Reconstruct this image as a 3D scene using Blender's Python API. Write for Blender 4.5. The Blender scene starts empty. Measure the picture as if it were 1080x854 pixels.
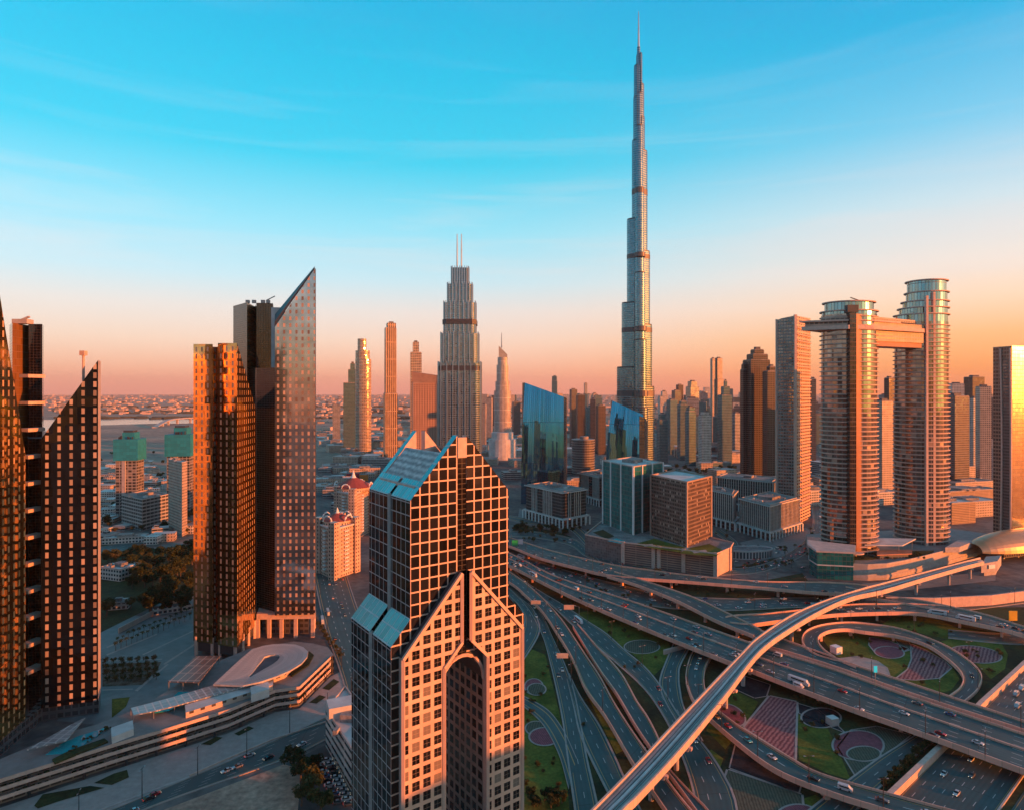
import bpy, math, random
from mathutils import Vector
R = math.radians
sc = bpy.context.scene
COL = sc.collection

# ------------------------------------------------------------------ camera
F, CX, HY, H = 680.0, 540.0, 413.0, 165.0      # focal length, centre and horizon of the 1080 px photograph; eye height in metres
cam_d = bpy.data.cameras.new('camera')
cam = bpy.data.objects.new('camera', cam_d); COL.objects.link(cam)
cam.location = (0, 0, H); cam.rotation_euler = (R(90), 0, 0)
cam_d.sensor_width = 36; cam_d.lens = F / 1080 * 36
cam_d.shift_y = -14 / 1080
cam_d.clip_start = 1; cam_d.clip_end = 90000
sc.camera = cam

# ------------------------------------------------------------------ world, sun, exposure
SUN_AZ, SUN_EL = R(113), R(6)
SDIR = Vector((math.sin(SUN_AZ)*math.cos(SUN_EL), math.cos(SUN_AZ)*math.cos(SUN_EL), math.sin(SUN_EL)))
W = bpy.data.worlds.new("World"); sc.world = W; W.use_nodes = True
nt = W.node_tree; nt.nodes.clear()
def N(t, ty, **kw):
    n = t.nodes.new(ty)
    for k, v in kw.items(): setattr(n, k, v)
    return n
def s2l(c):
    return tuple(((x/255)/12.92 if x/255 <= .04045 else ((x/255+.055)/1.055)**2.4) for x in c)
wo = N(nt, 'ShaderNodeOutputWorld'); add = N(nt, 'ShaderNodeAddShader')
bgN = N(nt, 'ShaderNodeBackground'); bgR = N(nt, 'ShaderNodeBackground')
sky = N(nt, 'ShaderNodeTexSky', sky_type='NISHITA', sun_disc=False)
sky.sun_elevation = SUN_EL; sky.sun_rotation = SUN_AZ; sky.altitude = 100; sky.dust_density = 2.0; sky.ozone_density = 2.0
tint = N(nt, 'ShaderNodeMix', data_type='RGBA', blend_type='MULTIPLY'); tint.inputs[0].default_value = 1; tint.inputs[7].default_value = (.30, .85, 1, 1); nt.links.new(sky.outputs[0], tint.inputs[6]); nt.links.new(tint.outputs[2], bgN.inputs[0]); bgN.inputs[1].default_value = 0.05
tc = N(nt, 'ShaderNodeTexCoord'); sep = N(nt, 'ShaderNodeSeparateXYZ')
nt.links.new(tc.outputs['Generated'], sep.inputs[0])
def wramp(stops):
    r = N(nt, 'ShaderNodeValToRGB'); cr = r.color_ramp; cr.interpolation = 'EASE' if False else 'LINEAR'
    while len(cr.elements) < len(stops): cr.elements.new(0.5)
    for e, (p, c) in zip(cr.elements, stops):
        e.position = p; e.color = (*s2l(c), 1)
    nt.links.new(sep.outputs['Z'], r.inputs[0])
    return r
away = wramp([(0, (258,166,146)), (.03, (264,186,156)), (.075, (258,210,186)), (.12, (244,220,208)), (.165, (206,226,230)), (.24, (150,222,236)), (.33, (46,204,230)), (.44, (0,190,226)), (.54, (0,172,218)), (.68, (62,138,168)), (1, (88,122,138))])
near = wramp([(0, (255,134,44)), (.03, (266,156,64)), (.075, (266,184,106)), (.12, (264,214,172)), (.165, (252,226,206)), (.24, (212,224,226)), (.33, (124,200,230)), (.44, (14,172,220)), (.54, (0,148,210)), (.68, (66,134,166)), (1, (90,120,136))])
# the sky turns from pink-blue to orange towards the sun's azimuth
dot = N(nt, 'ShaderNodeVectorMath', operation='DOT_PRODUCT'); dot.inputs[1].default_value = (math.sin(R(102)), math.cos(R(102)), 0)
nt.links.new(tc.outputs['Generated'], dot.inputs[0])
mr = N(nt, 'ShaderNodeMapRange'); mr.inputs[1].default_value = -0.30; mr.inputs[2].default_value = 0.50; mr.interpolation_type = 'SMOOTHSTEP'
nt.links.new(dot.outputs['Value'], mr.inputs[0])
mx = N(nt, 'ShaderNodeMix', data_type='RGBA'); nt.links.new(mr.outputs[0], mx.inputs[0])
nt.links.new(away.outputs[0], mx.inputs[6]); nt.links.new(near.outputs[0], mx.inputs[7])
# glow round the sun itself (off the picture's edge): low and warm
mr2 = N(nt, 'ShaderNodeMapRange'); mr2.inputs[1].default_value = 0.80; mr2.inputs[2].default_value = 1.0; mr2.interpolation_type = 'SMOOTHSTEP'
d2 = N(nt, 'ShaderNodeVectorMath', operation='DOT_PRODUCT'); d2.inputs[1].default_value = tuple(SDIR)
nt.links.new(tc.outputs['Generated'], d2.inputs[0]); nt.links.new(d2.outputs['Value'], mr2.inputs[0])
glow = N(nt, 'ShaderNodeMix', data_type='RGBA', blend_type='ADD'); glow.inputs[7].default_value = (1.5, .42, .03, 1)
nt.links.new(mr2.outputs[0], glow.inputs[0]); nt.links.new(mx.outputs[2], glow.inputs[6])
# thin cirrus streaks high up, drawn out sideways
mp = N(nt, 'ShaderNodeMapping'); mp.inputs['Scale'].default_value = (1.3, 1.3, 16); mp.inputs['Rotation'].default_value = (0, R(-9), 0)
nt.links.new(tc.outputs['Generated'], mp.inputs[0])
nz = N(nt, 'ShaderNodeTexNoise'); nz.inputs['Scale'].default_value = 1.5; nz.inputs['Detail'].default_value = 7; nz.inputs['Roughness'].default_value = .55; nz.inputs['Distortion'].default_value = .5
nt.links.new(mp.outputs[0], nz.inputs['Vector'])
mr3 = N(nt, 'ShaderNodeMapRange'); mr3.inputs[1].default_value = .50; mr3.inputs[2].default_value = .78; mr3.inputs[4].default_value = .55
nt.links.new(nz.outputs[0], mr3.inputs[0])
cw = N(nt, 'ShaderNodeValToRGB'); cwr = cw.color_ramp
while len(cwr.elements) < 5: cwr.elements.new(.5)
for e_, (p_, v_) in zip(cwr.elements, ((.08, 0), (.16, .8), (.25, .7), (.36, .25), (.50, .05))): e_.position = p_; e_.color = (v_, v_, v_, 1)
nt.links.new(sep.outputs['Z'], cw.inputs[0]); cm = N(nt, 'ShaderNodeMath', operation='MULTIPLY'); nt.links.new(mr3.outputs[0], cm.inputs[0]); nt.links.new(cw.outputs[0], cm.inputs[1])
cl = N(nt, 'ShaderNodeMix', data_type='RGBA'); cl.inputs[7].default_value = (*s2l((246,222,212)), 1)
nt.links.new(cm.outputs[0], cl.inputs[0]); nt.links.new(glow.outputs[2], cl.inputs[6])
# the sky opposite the afterglow, behind the viewpoint, is dimmer
dm = N(nt, 'ShaderNodeMapRange'); dm.inputs[1].default_value = -.55; dm.inputs[2].default_value = .25; dm.inputs[3].default_value = .85; dm.inputs[4].default_value = 1.0; nt.links.new(sep.outputs['Y'], dm.inputs[0])
dk = N(nt, 'ShaderNodeMix', data_type='RGBA', blend_type='MULTIPLY'); dk.inputs[0].default_value = 1; nt.links.new(cl.outputs[2], dk.inputs[6]); nt.links.new(dm.outputs[0], dk.inputs[7])
dc = N(nt, 'ShaderNodeMix', data_type='RGBA', blend_type='MULTIPLY'); dc.inputs[7].default_value = (.70, .88, 1.0, 1); di = N(nt, 'ShaderNodeMapRange'); di.inputs[1].default_value = .1; di.inputs[2].default_value = -.5; nt.links.new(sep.outputs['Y'], di.inputs[0]); nt.links.new(di.outputs[0], dc.inputs[0]); nt.links.new(dk.outputs[2], dc.inputs[6])
nt.links.new(dc.outputs[2], bgR.inputs[0]); bgR.inputs[1].default_value = 0.51
nt.links.new(bgN.outputs[0], add.inputs[0]); nt.links.new(bgR.outputs[0], add.inputs[1]); nt.links.new(add.outputs[0], wo.inputs[0])

sun_d = bpy.data.lights.new('sun', 'SUN'); sun_d.energy = 5.0; sun_d.angle = R(.5); sun_d.color = (1, .235, .03)
sun = bpy.data.objects.new('sun', sun_d); COL.objects.link(sun); sun.location = SDIR*3000
sun.rotation_euler = (-SDIR).to_track_quat('-Z', 'Y').to_euler()
sc.view_settings.view_transform = 'Standard'; sc.view_settings.look = 'None'
sc.view_settings.exposure = 0.9; sc.view_settings.gamma = 1; sc.view_settings.use_curve_mapping = False
cy = sc.cycles
cy.use_denoising = True; cy.max_bounces = 5; cy.diffuse_bounces = 2; cy.glossy_bounces = 3; cy.transmission_bounces = 2
cy.volume_bounces = 0; cy.caustics_reflective = False; cy.caustics_refractive = False; cy.sample_clamp_indirect = 6

# ------------------------------------------------------------------ helpers
def G(px, py, z=0.0):                    # the point at height z that the photograph shows at a pixel
    Y = F*(H-z)/(py-HY)
    return Vector(((px-CX)/F*Y, Y, z))
def X_(px, Y): return (px-CX)/F*Y
def Z_(py, Y): return H-(py-HY)/F*Y
def rot2(x, y, a):
    return (x*math.cos(a)-y*math.sin(a), x*math.sin(a)+y*math.cos(a))
def area2(p):
    return sum(p[i][0]*p[(i+1)%len(p)][1]-p[(i+1)%len(p)][0]*p[i][1] for i in range(len(p)))/2

class MB:
    def __init__(s): s.v = []; s.f = []; s.m = []; s.uv = []
    def face(s, pts, m=0, uv=None):
        b = len(s.v); s.v += [tuple(p) for p in pts]; s.f.append(list(range(b, b+len(pts)))); s.m.append(m)
        s.uv.append(uv or [(p[0], p[1]) for p in pts])
    def prism(s, poly, z0, z1, side=0, top=1, bottom=False, u0=0.0, sides=None, v0=0.0):
        p = [tuple(q)[:2] for q in poly]
        zt = list(z1) if hasattr(z1, '__len__') else [z1]*len(p)
        zb = list(z0) if hasattr(z0, '__len__') else [z0]*len(p)
        if area2(p) < 0: p.reverse(); zt.reverse(); zb.reverse(); sides = sides[::-1][1:]+sides[::-1][:1] if sides else None
        u = u0
        for i in range(len(p)):
            j = (i+1) % len(p); L = math.dist(p[i], p[j])
            s.face([(*p[i], zb[i]), (*p[j], zb[j]), (*p[j], zt[j]), (*p[i], zt[i])], sides[i] if sides else side,
                   [(u, zb[i]-v0), (u+L, zb[j]-v0), (u+L, zt[j]-v0), (u, zt[i]-v0)]); u += L
        s.face([(*p[i], zt[i]) for i in range(len(p))], top)
        if bottom: s.face([(*p[i], zb[i]) for i in reversed(range(len(p)))], top)
    def box(s, c, d, a=0.0, m=0, mt=None):
        q = [rot2(x*d[0]/2, y*d[1]/2, a) for x, y in ((-1,-1),(1,-1),(1,1),(-1,1))]
        s.prism([(c[0]+x, c[1]+y) for x, y in q], c[2], c[2]+d[2], m, m if mt is None else mt, True)
    def bar(s, p, q, w, h, m=0):
        p = Vector(p); q = Vector(q); d = (q-p)
        if d.length < 1e-6: return
        n = d.cross(Vector((0,0,1)))
        if n.length < 1e-6: n = Vector((1,0,0))
        n.normalize(); t = n.cross(d).normalized(); n *= w/2; t *= h/2
        A = [p-n-t, p+n-t, p+n+t, p-n+t]; B = [x+d for x in A]
        for i in range(4):
            j = (i+1) % 4; s.face([A[i], B[i], B[j], A[j]][::-1], m, [(0,0),(d.length,0),(d.length,1),(0,1)])
        s.face(A, m); s.face(B[::-1], m)
    def tube(s, pts, rs, n=8, m=0, cap=True):
        pts = [Vector(p) for p in pts]; rs = rs if hasattr(rs, '__len__') else [rs]*len(pts); rings = []
        for i, p in enumerate(pts):
            d = (pts[min(i+1, len(pts)-1)]-pts[max(i-1, 0)]).normalized()
            a = d.orthogonal().normalized() if abs(d.z) < .95 else Vector((1,0,0)); a = (a-d*a.dot(d)).normalized(); b = d.cross(a)
            rings.append([p+(a*math.cos(2*math.pi*k/n)+b*math.sin(2*math.pi*k/n))*rs[i] for k in range(n)])
        for i in range(len(rings)-1):
            for k in range(n):
                l = (k+1) % n; s.face([rings[i][k], rings[i][l], rings[i+1][l], rings[i+1][k]], m, [(k,0),(k+1,0),(k+1,1),(k,1)])
        if cap: s.face(rings[0][::-1], m); s.face(rings[-1], m)
    def ring_poly(s, c, rx, ry, n=24, a=0.0):
        o = []
        for k in range(n):
            t = 2*math.pi*k/n; x, y = rot2(rx*math.cos(t), ry*math.sin(t), a); o.append((c[0]+x, c[1]+y))
        return o
    def build(s, name, mats, parent=None, smooth=False, origin=None):
        me = bpy.data.meshes.new(name)
        o0 = Vector(parent.location) if parent is not None else Vector(origin or (0,0,0))
        if parent is not None and parent.parent is not None: o0 = o0+Vector(parent.parent.location)
        me.from_pydata([(x-o0.x, y-o0.y, z-o0.z) for x, y, z in s.v], [], s.f)
        mats = mats if isinstance(mats, (list, tuple)) else [mats]
        for m in mats: me.materials.append(m)
        me.polygons.foreach_set('material_index', [min(m, len(mats)-1) for m in s.m])
        l = me.uv_layers.new(name='UVMap'); flat = [c for f in s.uv for t in f for c in t[:2]]
        l.data.foreach_set('uv', flat)
        if smooth: me.polygons.foreach_set('use_smooth', [True]*len(s.f))
        ob = bpy.data.objects.new(name, me); COL.objects.link(ob)
        if parent is not None: ob.parent = parent
        else: ob.location = o0
        return ob
def tag(o, label=None, cat=None, group=None, kind=None):
    if label: o['label'] = label
    if cat: o['category'] = cat
    if group: o['group'] = group
    if kind: o['kind'] = kind
    return o
def thing(name, loc, label, cat, group=None, kind=None):
    o = bpy.data.objects.new(name, None); COL.objects.link(o); o.location = loc
    return tag(o, label, cat, group, kind)
def sub(name, parent):                   # an empty part that sits at its thing's base
    o = bpy.data.objects.new(name, None); COL.objects.link(o); o.parent = parent; return o
def dup(root, loc, rz=0, label=None, group=None, scale=1.0, matmap=None):
    r = root.copy(); COL.objects.link(r); r.location = loc; r.rotation_euler = (0,0,rz); r.scale = (scale,)*3
    if label: r['label'] = label
    if group: r['group'] = group
    for ch in list(root.children):
        c = ch.copy(); COL.objects.link(c); c.parent = r
        if matmap and ch.name.split('.')[0] in matmap:
            c.material_slots[0].link = 'OBJECT'; c.material_slots[0].material = matmap[ch.name.split('.')[0]]
    return r

# ------------------------------------------------------------------ materials
def newmat(name):
    m = bpy.data.materials.new(name); m.use_nodes = True; m.node_tree.nodes.clear(); return m, m.node_tree
def plain(name, col, rough=.7, metal=0.0, var=.25, scale=.15, emit=None, bump=0.0, spec=None):
    m, t = newmat(name); o = N(t, 'ShaderNodeOutputMaterial'); b = N(t, 'ShaderNodeBsdfPrincipled')
    t.links.new(b.outputs[0], o.inputs[0]); b.inputs['Roughness'].default_value = rough; b.inputs['Metallic'].default_value = metal
    if spec is not None: b.inputs['Specular IOR Level'].default_value = spec
    if var:
        g = N(t, 'ShaderNodeNewGeometry'); z = N(t, 'ShaderNodeTexNoise'); z.inputs['Scale'].default_value = scale; z.inputs['Detail'].default_value = 6; z.inputs['Roughness'].default_value = .65
        t.links.new(g.outputs['Position'], z.inputs['Vector'])
        r = N(t, 'ShaderNodeMapRange'); r.inputs[1].default_value = .25; r.inputs[2].default_value = .75; r.inputs[3].default_value = 1-var; r.inputs[4].default_value = 1+var
        t.links.new(z.outputs[0], r.inputs[0])
        q = N(t, 'ShaderNodeMix', data_type='RGBA', blend_type='MULTIPLY'); q.inputs[0].default_value = 1; q.inputs[6].default_value = (*col, 1)
        t.links.new(r.outputs[0], q.inputs[7]); t.links.new(q.outputs[2], b.inputs['Base Color'])
        if bump:
            bm = N(t, 'ShaderNodeBump'); bm.inputs['Strength'].default_value = bump; bm.inputs['Distance'].default_value = .3
            t.links.new(z.outputs[0], bm.inputs['Height']); t.links.new(bm.outputs[0], b.inputs['Normal'])
    else: b.inputs['Base Color'].default_value = (*col, 1)
    if emit: b.inputs['Emission Color'].default_value = (*emit[:3], 1); b.inputs['Emission Strength'].default_value = emit[3]
    return m
def two_tone(name, a, b_, scale, detail=6, lo=.4, hi=.6, rough=.9, bump=0.0, s2=None):
    m, t = newmat(name); o = N(t, 'ShaderNodeOutputMaterial'); b = N(t, 'ShaderNodeBsdfPrincipled'); t.links.new(b.outputs[0], o.inputs[0])
    b.inputs['Roughness'].default_value = rough; b.inputs['Specular IOR Level'].default_value = .2
    g = N(t, 'ShaderNodeNewGeometry'); z = N(t, 'ShaderNodeTexNoise'); z.inputs['Scale'].default_value = scale; z.inputs['Detail'].default_value = detail; z.inputs['Roughness'].default_value = .68
    t.links.new(g.outputs['Position'], z.inputs['Vector'])
    r = N(t, 'ShaderNodeValToRGB'); r.color_ramp.elements[0].position = lo; r.color_ramp.elements[1].position = hi
    r.color_ramp.elements[0].color = (*a, 1); r.color_ramp.elements[1].color = (*b_, 1)
    t.links.new(z.outputs[0], r.inputs[0])
    z2 = N(t, 'ShaderNodeTexNoise'); z2.inputs['Scale'].default_value = s2 or scale*14; z2.inputs['Detail'].default_value = 4
    t.links.new(g.outputs['Position'], z2.inputs['Vector'])
    mr_ = N(t, 'ShaderNodeMapRange'); mr_.inputs[1].default_value = .3; mr_.inputs[2].default_value = .7; mr_.inputs[3].default_value = .7; mr_.inputs[4].default_value = 1.3
    t.links.new(z2.outputs[0], mr_.inputs[0])
    q = N(t, 'ShaderNodeMix', data_type='RGBA', blend_type='MULTIPLY'); q.inputs[0].default_value = 1
    t.links.new(r.outputs[0], q.inputs[6]); t.links.new(mr_.outputs[0], q.inputs[7]); t.links.new(q.outputs[2], b.inputs['Base Color'])
    if bump:
        bm = N(t, 'ShaderNodeBump'); bm.inputs['Strength'].default_value = bump; t.links.new(z2.outputs[0], bm.inputs['Height']); t.links.new(bm.outputs[0], b.inputs['Normal'])
    return m
def M_(t, op, a, b=None):
    n = N(t, 'ShaderNodeMath', operation=op)
    for i, x in enumerate((a, b)):
        if x is None: continue
        if isinstance(x, (int, float)): n.inputs[i].default_value = x
        else: t.links.new(x, n.inputs[i])
    return n.outputs[0]
def facade(name, bay, floor, mx=.12, my=.15, frame=(.4,.3,.26), glass=(.3,.35,.38), metal=.9, gr=.06, tilt=.012, var=.5, blind=None, frough=.6, sub_=0, fmetal=0.0, streak=.25, wave=1.0):
    """curtain wall or punched windows over UVs in metres: frame between panes, each pane a little out of true"""
    m, t = newmat(name); o = N(t, 'ShaderNodeOutputMaterial')
    uv = N(t, 'ShaderNodeUVMap', uv_map='UVMap'); sp = N(t, 'ShaderNodeSeparateXYZ'); t.links.new(uv.outputs[0], sp.inputs[0])
    su = M_(t, 'DIVIDE', sp.outputs[0], bay); sv = M_(t, 'DIVIDE', sp.outputs[1], floor)
    def inside(x, mg): return M_(t, 'LESS_THAN', M_(t, 'ABSOLUTE', M_(t, 'SUBTRACT', M_(t, 'FRACT', x), .5)), .5-mg)
    mask = M_(t, 'MULTIPLY', inside(su, mx), inside(sv, my))
    if sub_: mask = M_(t, 'MULTIPLY', mask, M_(t, 'MULTIPLY', inside(M_(t, 'ADD', su, .5), sub_), inside(M_(t, 'ADD', sv, .5), sub_)))
    cb = N(t, 'ShaderNodeCombineXYZ'); t.links.new(M_(t, 'FLOOR', su), cb.inputs[0]); t.links.new(M_(t, 'FLOOR', sv), cb.inputs[1])
    wn = N(t, 'ShaderNodeTexWhiteNoise', noise_dimensions='2D'); t.links.new(cb.outputs[0], wn.inputs['Vector'])
    g = N(t, 'ShaderNodeNewGeometry')
    nz = N(t, 'ShaderNodeTexNoise'); nz.inputs['Scale'].default_value = .07; nz.inputs['Detail'].default_value = 2; t.links.new(g.outputs['Position'], nz.inputs['Vector'])
    def vm(op, a, b):
        n = N(t, 'ShaderNodeVectorMath', operation=op)
        for i, x in enumerate((a, b)):
            if x is None: continue
            if isinstance(x, tuple): n.inputs[i].default_value = x
            elif isinstance(x, (int, float)): n.inputs['Scale'].default_value = x
            else: t.links.new(x, n.inputs[i])
        return n.outputs[0]
    j1 = vm('SCALE', vm('SUBTRACT', wn.outputs['Color'], (.5,.5,.5)), None); j1.node.inputs['Scale'].default_value = tilt*2
    j2 = vm('SCALE', vm('SUBTRACT', nz.outputs['Color'], (.5,.5,.5)), None); j2.node.inputs['Scale'].default_value = tilt*3*wave
    nrm = vm('NORMALIZE', vm('ADD', vm('ADD', g.outputs['Normal'], j1), j2), None)
    gb = N(t, 'ShaderNodeBsdfPrincipled'); gb.inputs['Metallic'].default_value = metal; gb.inputs['Roughness'].default_value = gr
    t.links.new(nrm, gb.inputs['Normal'])
    k = N(t, 'ShaderNodeMapRange'); k.inputs[3].default_value = 1-var; k.inputs[4].default_value = 1.0; t.links.new(wn.outputs['Value'], k.inputs[0])
    q = N(t, 'ShaderNodeMix', data_type='RGBA', blend_type='MULTIPLY'); q.inputs[0].default_value = 1; q.inputs[6].default_value = (*glass, 1); t.links.new(k.outputs[0], q.inputs[7])
    gcol = q.outputs[2]
    fb = N(t, 'ShaderNodeBsdfPrincipled'); fb.inputs['Roughness'].default_value = frough; fb.inputs['Metallic'].default_value = fmetal
    n3 = N(t, 'ShaderNodeTexNoise'); n3.inputs['Scale'].default_value = .12; n3.inputs['Detail'].default_value = 5; t.links.new(g.outputs['Position'], n3.inputs['Vector'])
    k3 = N(t, 'ShaderNodeMapRange'); k3.inputs[1].default_value = .3; k3.inputs[2].default_value = .7; k3.inputs[3].default_value = 1-streak; k3.inputs[4].default_value = 1+streak*.6; t.links.new(n3.outputs[0], k3.inputs[0])
    q3 = N(t, 'ShaderNodeMix', data_type='RGBA', blend_type='MULTIPLY'); q3.inputs[0].default_value = 1; q3.inputs[6].default_value = (*frame, 1); t.links.new(k3.outputs[0], q3.inputs[7])
    t.links.new(q3.outputs[2], fb.inputs['Base Color'])
    t.links.new(gcol, gb.inputs['Base Color'])
    if fmetal > .5: t.links.new(nrm, fb.inputs['Normal'])
    if blind:
        # drawn blinds behind some panes: matt and pale under the glass
        bl = N(t, 'ShaderNodeMix', data_type='RGBA'); bl.inputs[7].default_value = (*blind[0], 1); t.links.new(gcol, bl.inputs[6])
        isb = M_(t, 'GREATER_THAN', wn.outputs['Value'], 1-blind[1]); t.links.new(isb, bl.inputs[0]); t.links.new(bl.outputs[2], gb.inputs['Base Color'])
        t.links.new(M_(t, 'MULTIPLY', M_(t, 'SUBTRACT', 1.0, isb), metal), gb.inputs['Metallic'])
        t.links.new(M_(t, 'ADD', M_(t, 'MULTIPLY', isb, .2), gr), gb.inputs['Roughness'])
    ms = N(t, 'ShaderNodeMixShader'); t.links.new(mask, ms.inputs[0]); t.links.new(fb.outputs[0], ms.inputs[1]); t.links.new(gb.outputs[0], ms.inputs[2])
    t.links.new(ms.outputs[0], o.inputs[0]); return m
def panel_facade(name, bay, floor, panel, wall, px=(.18,.82), py=(.18,.86), metal=.75, gr=.08, tilt=.02, drop=.06):
    """dark reflecting cladding with a bright slot window in each bay"""
    return facade(name, bay, floor, (1-(px[1]-px[0]))/2, (1-(py[1]-py[0]))/2, wall, panel, 0.0, .25, tilt, .7, None, gr, 0, metal, .3)
def asphalt(name, lanes, col=(.033,.078,.080), yellow=True, dash=12.0, edge=.02):
    """u runs 0-1 across the road, v in metres along it: dashed lane lines, solid edge lines"""
    m, t = newmat(name); o = N(t, 'ShaderNodeOutputMaterial'); b = N(t, 'ShaderNodeBsdfPrincipled'); t.links.new(b.outputs[0], o.inputs[0])
    b.inputs['Roughness'].default_value = .62
    uv = N(t, 'ShaderNodeUVMap', uv_map='UVMap'); sp = N(t, 'ShaderNodeSeparateXYZ'); t.links.new(uv.outputs[0], sp.inputs[0])
    lu = M_(t, 'MULTIPLY', sp.outputs[0], lanes)
    near_line = M_(t, 'GREATER_THAN', M_(t, 'ABSOLUTE', M_(t, 'SUBTRACT', M_(t, 'FRACT', lu), .5)), .5-.035)
    dsh = M_(t, 'LESS_THAN', M_(t, 'FRACT', M_(t, 'DIVIDE', sp.outputs[1], dash)), .33)
    mid = M_(t, 'LESS_THAN', M_(t, 'ABSOLUTE', M_(t, 'SUBTRACT', sp.outputs[0], .5)), .5-.5/lanes)
    lane = M_(t, 'MULTIPLY', M_(t, 'MULTIPLY', near_line, dsh), mid)
    ed = M_(t, 'ABSOLUTE', M_(t, 'SUBTRACT', M_(t, 'ABSOLUTE', M_(t, 'SUBTRACT', sp.outputs[0], .5)), .5-.22/lanes))
    el = M_(t, 'LESS_THAN', ed, .03/lanes)
    g = N(t, 'ShaderNodeNewGeometry'); z = N(t, 'ShaderNodeTexNoise'); z.inputs['Scale'].default_value = .09; z.inputs['Detail'].default_value = 7; t.links.new(g.outputs['Position'], z.inputs['Vector'])
    # tyre wear: darker bands in the lanes
    wear = M_(t, 'SINE', M_(t, 'MULTIPLY', lu, 4*math.pi))
    k = M_(t, 'ADD', M_(t, 'ADD', .62, M_(t, 'MULTIPLY', z.outputs[0], .75)), M_(t, 'MULTIPLY', wear, .09))
    z2 = N(t, 'ShaderNodeTexNoise'); z2.inputs['Scale'].default_value = .025; z2.inputs['Detail'].default_value = 3; t.links.new(g.outputs['Position'], z2.inputs['Vector'])
    joint = M_(t, 'LESS_THAN', M_(t, 'FRACT', M_(t, 'DIVIDE', sp.outputs[1], 32.0)), .012)
    k = M_(t, 'MULTIPLY', M_(t, 'MULTIPLY', k, M_(t, 'ADD', .55, M_(t, 'MULTIPLY', z2.outputs[0], .9))), M_(t, 'SUBTRACT', 1.0, M_(t, 'MULTIPLY', joint, .5)))
    q = N(t, 'ShaderNodeMix', data_type='RGBA', blend_type='MULTIPLY'); q.inputs[0].default_value = 1; q.inputs[6].default_value = (*col, 1); t.links.new(k, q.inputs[7])
    a = N(t, 'ShaderNodeMix', data_type='RGBA'); a.inputs[7].default_value = (.42,.42,.40, 1); t.links.new(lane, a.inputs[0]); t.links.new(q.outputs[2], a.inputs[6])
    c = N(t, 'ShaderNodeMix', data_type='RGBA'); c.inputs[7].default_value = (.45,.27,.09, 1) if yellow else (.45,.45,.42, 1); t.links.new(el, c.inputs[0]); t.links.new(a.outputs[2], c.inputs[6])
    t.links.new(c.outputs[2], b.inputs['Base Color']); return m

concrete = plain('concrete_pink', (.58,.40,.33), .75, var=.22, scale=.4)
road_concrete = None
concrete_grey = plain('concrete_grey', (.42,.36,.33), .75, var=.25, scale=.3)
white_roof = plain('pale_roof', (.55,.52,.50), .7, var=.3, scale=.08)
grey_roof = two_tone('grey_roof', (.16,.15,.15), (.34,.30,.28), .06)
dark_roof = plain('dark_roof', (.10,.10,.11), .8, var=.35, scale=.1)
steel = plain('steel', (.45,.44,.43), .35, .8, .2)
dark_metal = plain('dark_metal', (.06,.06,.065), .5, .3, .2)
white_paint = plain('white_paint', (.75,.72,.70), .5, var=.15)
water = plain('pool_water', (.02,.36,.40), .05, 0, .15, .5)
glass_dark = plain('dark_glass', (.10,.12,.13), .06, .8, .3, .1)
tyre = plain('tyre', (.02,.02,.02), .9, var=0)
grass_m = two_tone('lawn', (.055,.082,.012), (.135,.150,.026), .05, rough=.95)
dark_grass = two_tone('dark_lawn', (.018,.028,.014), (.05,.06,.022), .04, rough=.95)
soil_m = two_tone('planted_soil', (.012,.016,.022), (.035,.038,.045), .12, rough=.95)
paving = plain('paving', (.22,.205,.195), .75, var=.25, scale=.2)
path_m = plain('pale_path', (.36,.30,.27), .8, var=.2, scale=.3)
sand = two_tone('sand', (.36,.22,.16), (.50,.32,.23), .03)
trunk_m = plain('bark', (.10,.07,.05), .95, var=.3, scale=2)

road_concrete = facade('road_concrete', 6.0, 50, .012, .0, (.40,.22,.17), (.80,.43,.32), 0, .7, .0, .16)  # salmon base colour stands in for orange light bounced onto the parapets
# ------------------------------------------------------------------ ground
def sheet(name, pts, z, mat, kind='structure', uv=None):
    b = MB(); b.face([(p[0], p[1], z) for p in pts], 0); 
    if area2([(p[0], p[1]) for p in pts]) < 0: b = MB(); b.face([(p[0], p[1], z) for p in reversed(pts)], 0)
    o = b.build(name, mat); tag(o, kind=kind); return o
def gsheet(name, pix, z, mat): return sheet(name, [G(x, y) for x, y in pix], z, mat)
ground_m = two_tone('desert_city_ground', (.22,.165,.135), (.44,.29,.21), .0035, lo=.35, hi=.65, s2=.05)
sheet('ground', [(-21000,-3000), (21000,-3000), (21000,34000), (-21000,34000)], 0, ground_m)
town_m = two_tone('town_ground', (.07,.075,.08), (.20,.17,.15), .012, lo=.38, hi=.62, s2=.15)
sheet('city_ground', [(-620,-300), (900,-300), (1500,2300), (-150,1750), (-520,1300), (-560,700)], .05, town_m)
sheet('creek_water', [G(60,455), G(106,448.2), G(160,446.5), G(206,446.2), G(250,447), G(330,446), G(330,442.0), G(206,441.2), G(106,442.0), G(0,443), G(-60,450)], .12, plain('creek_water', (.10,.19,.22), .12, 0, .1, .01))

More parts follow.
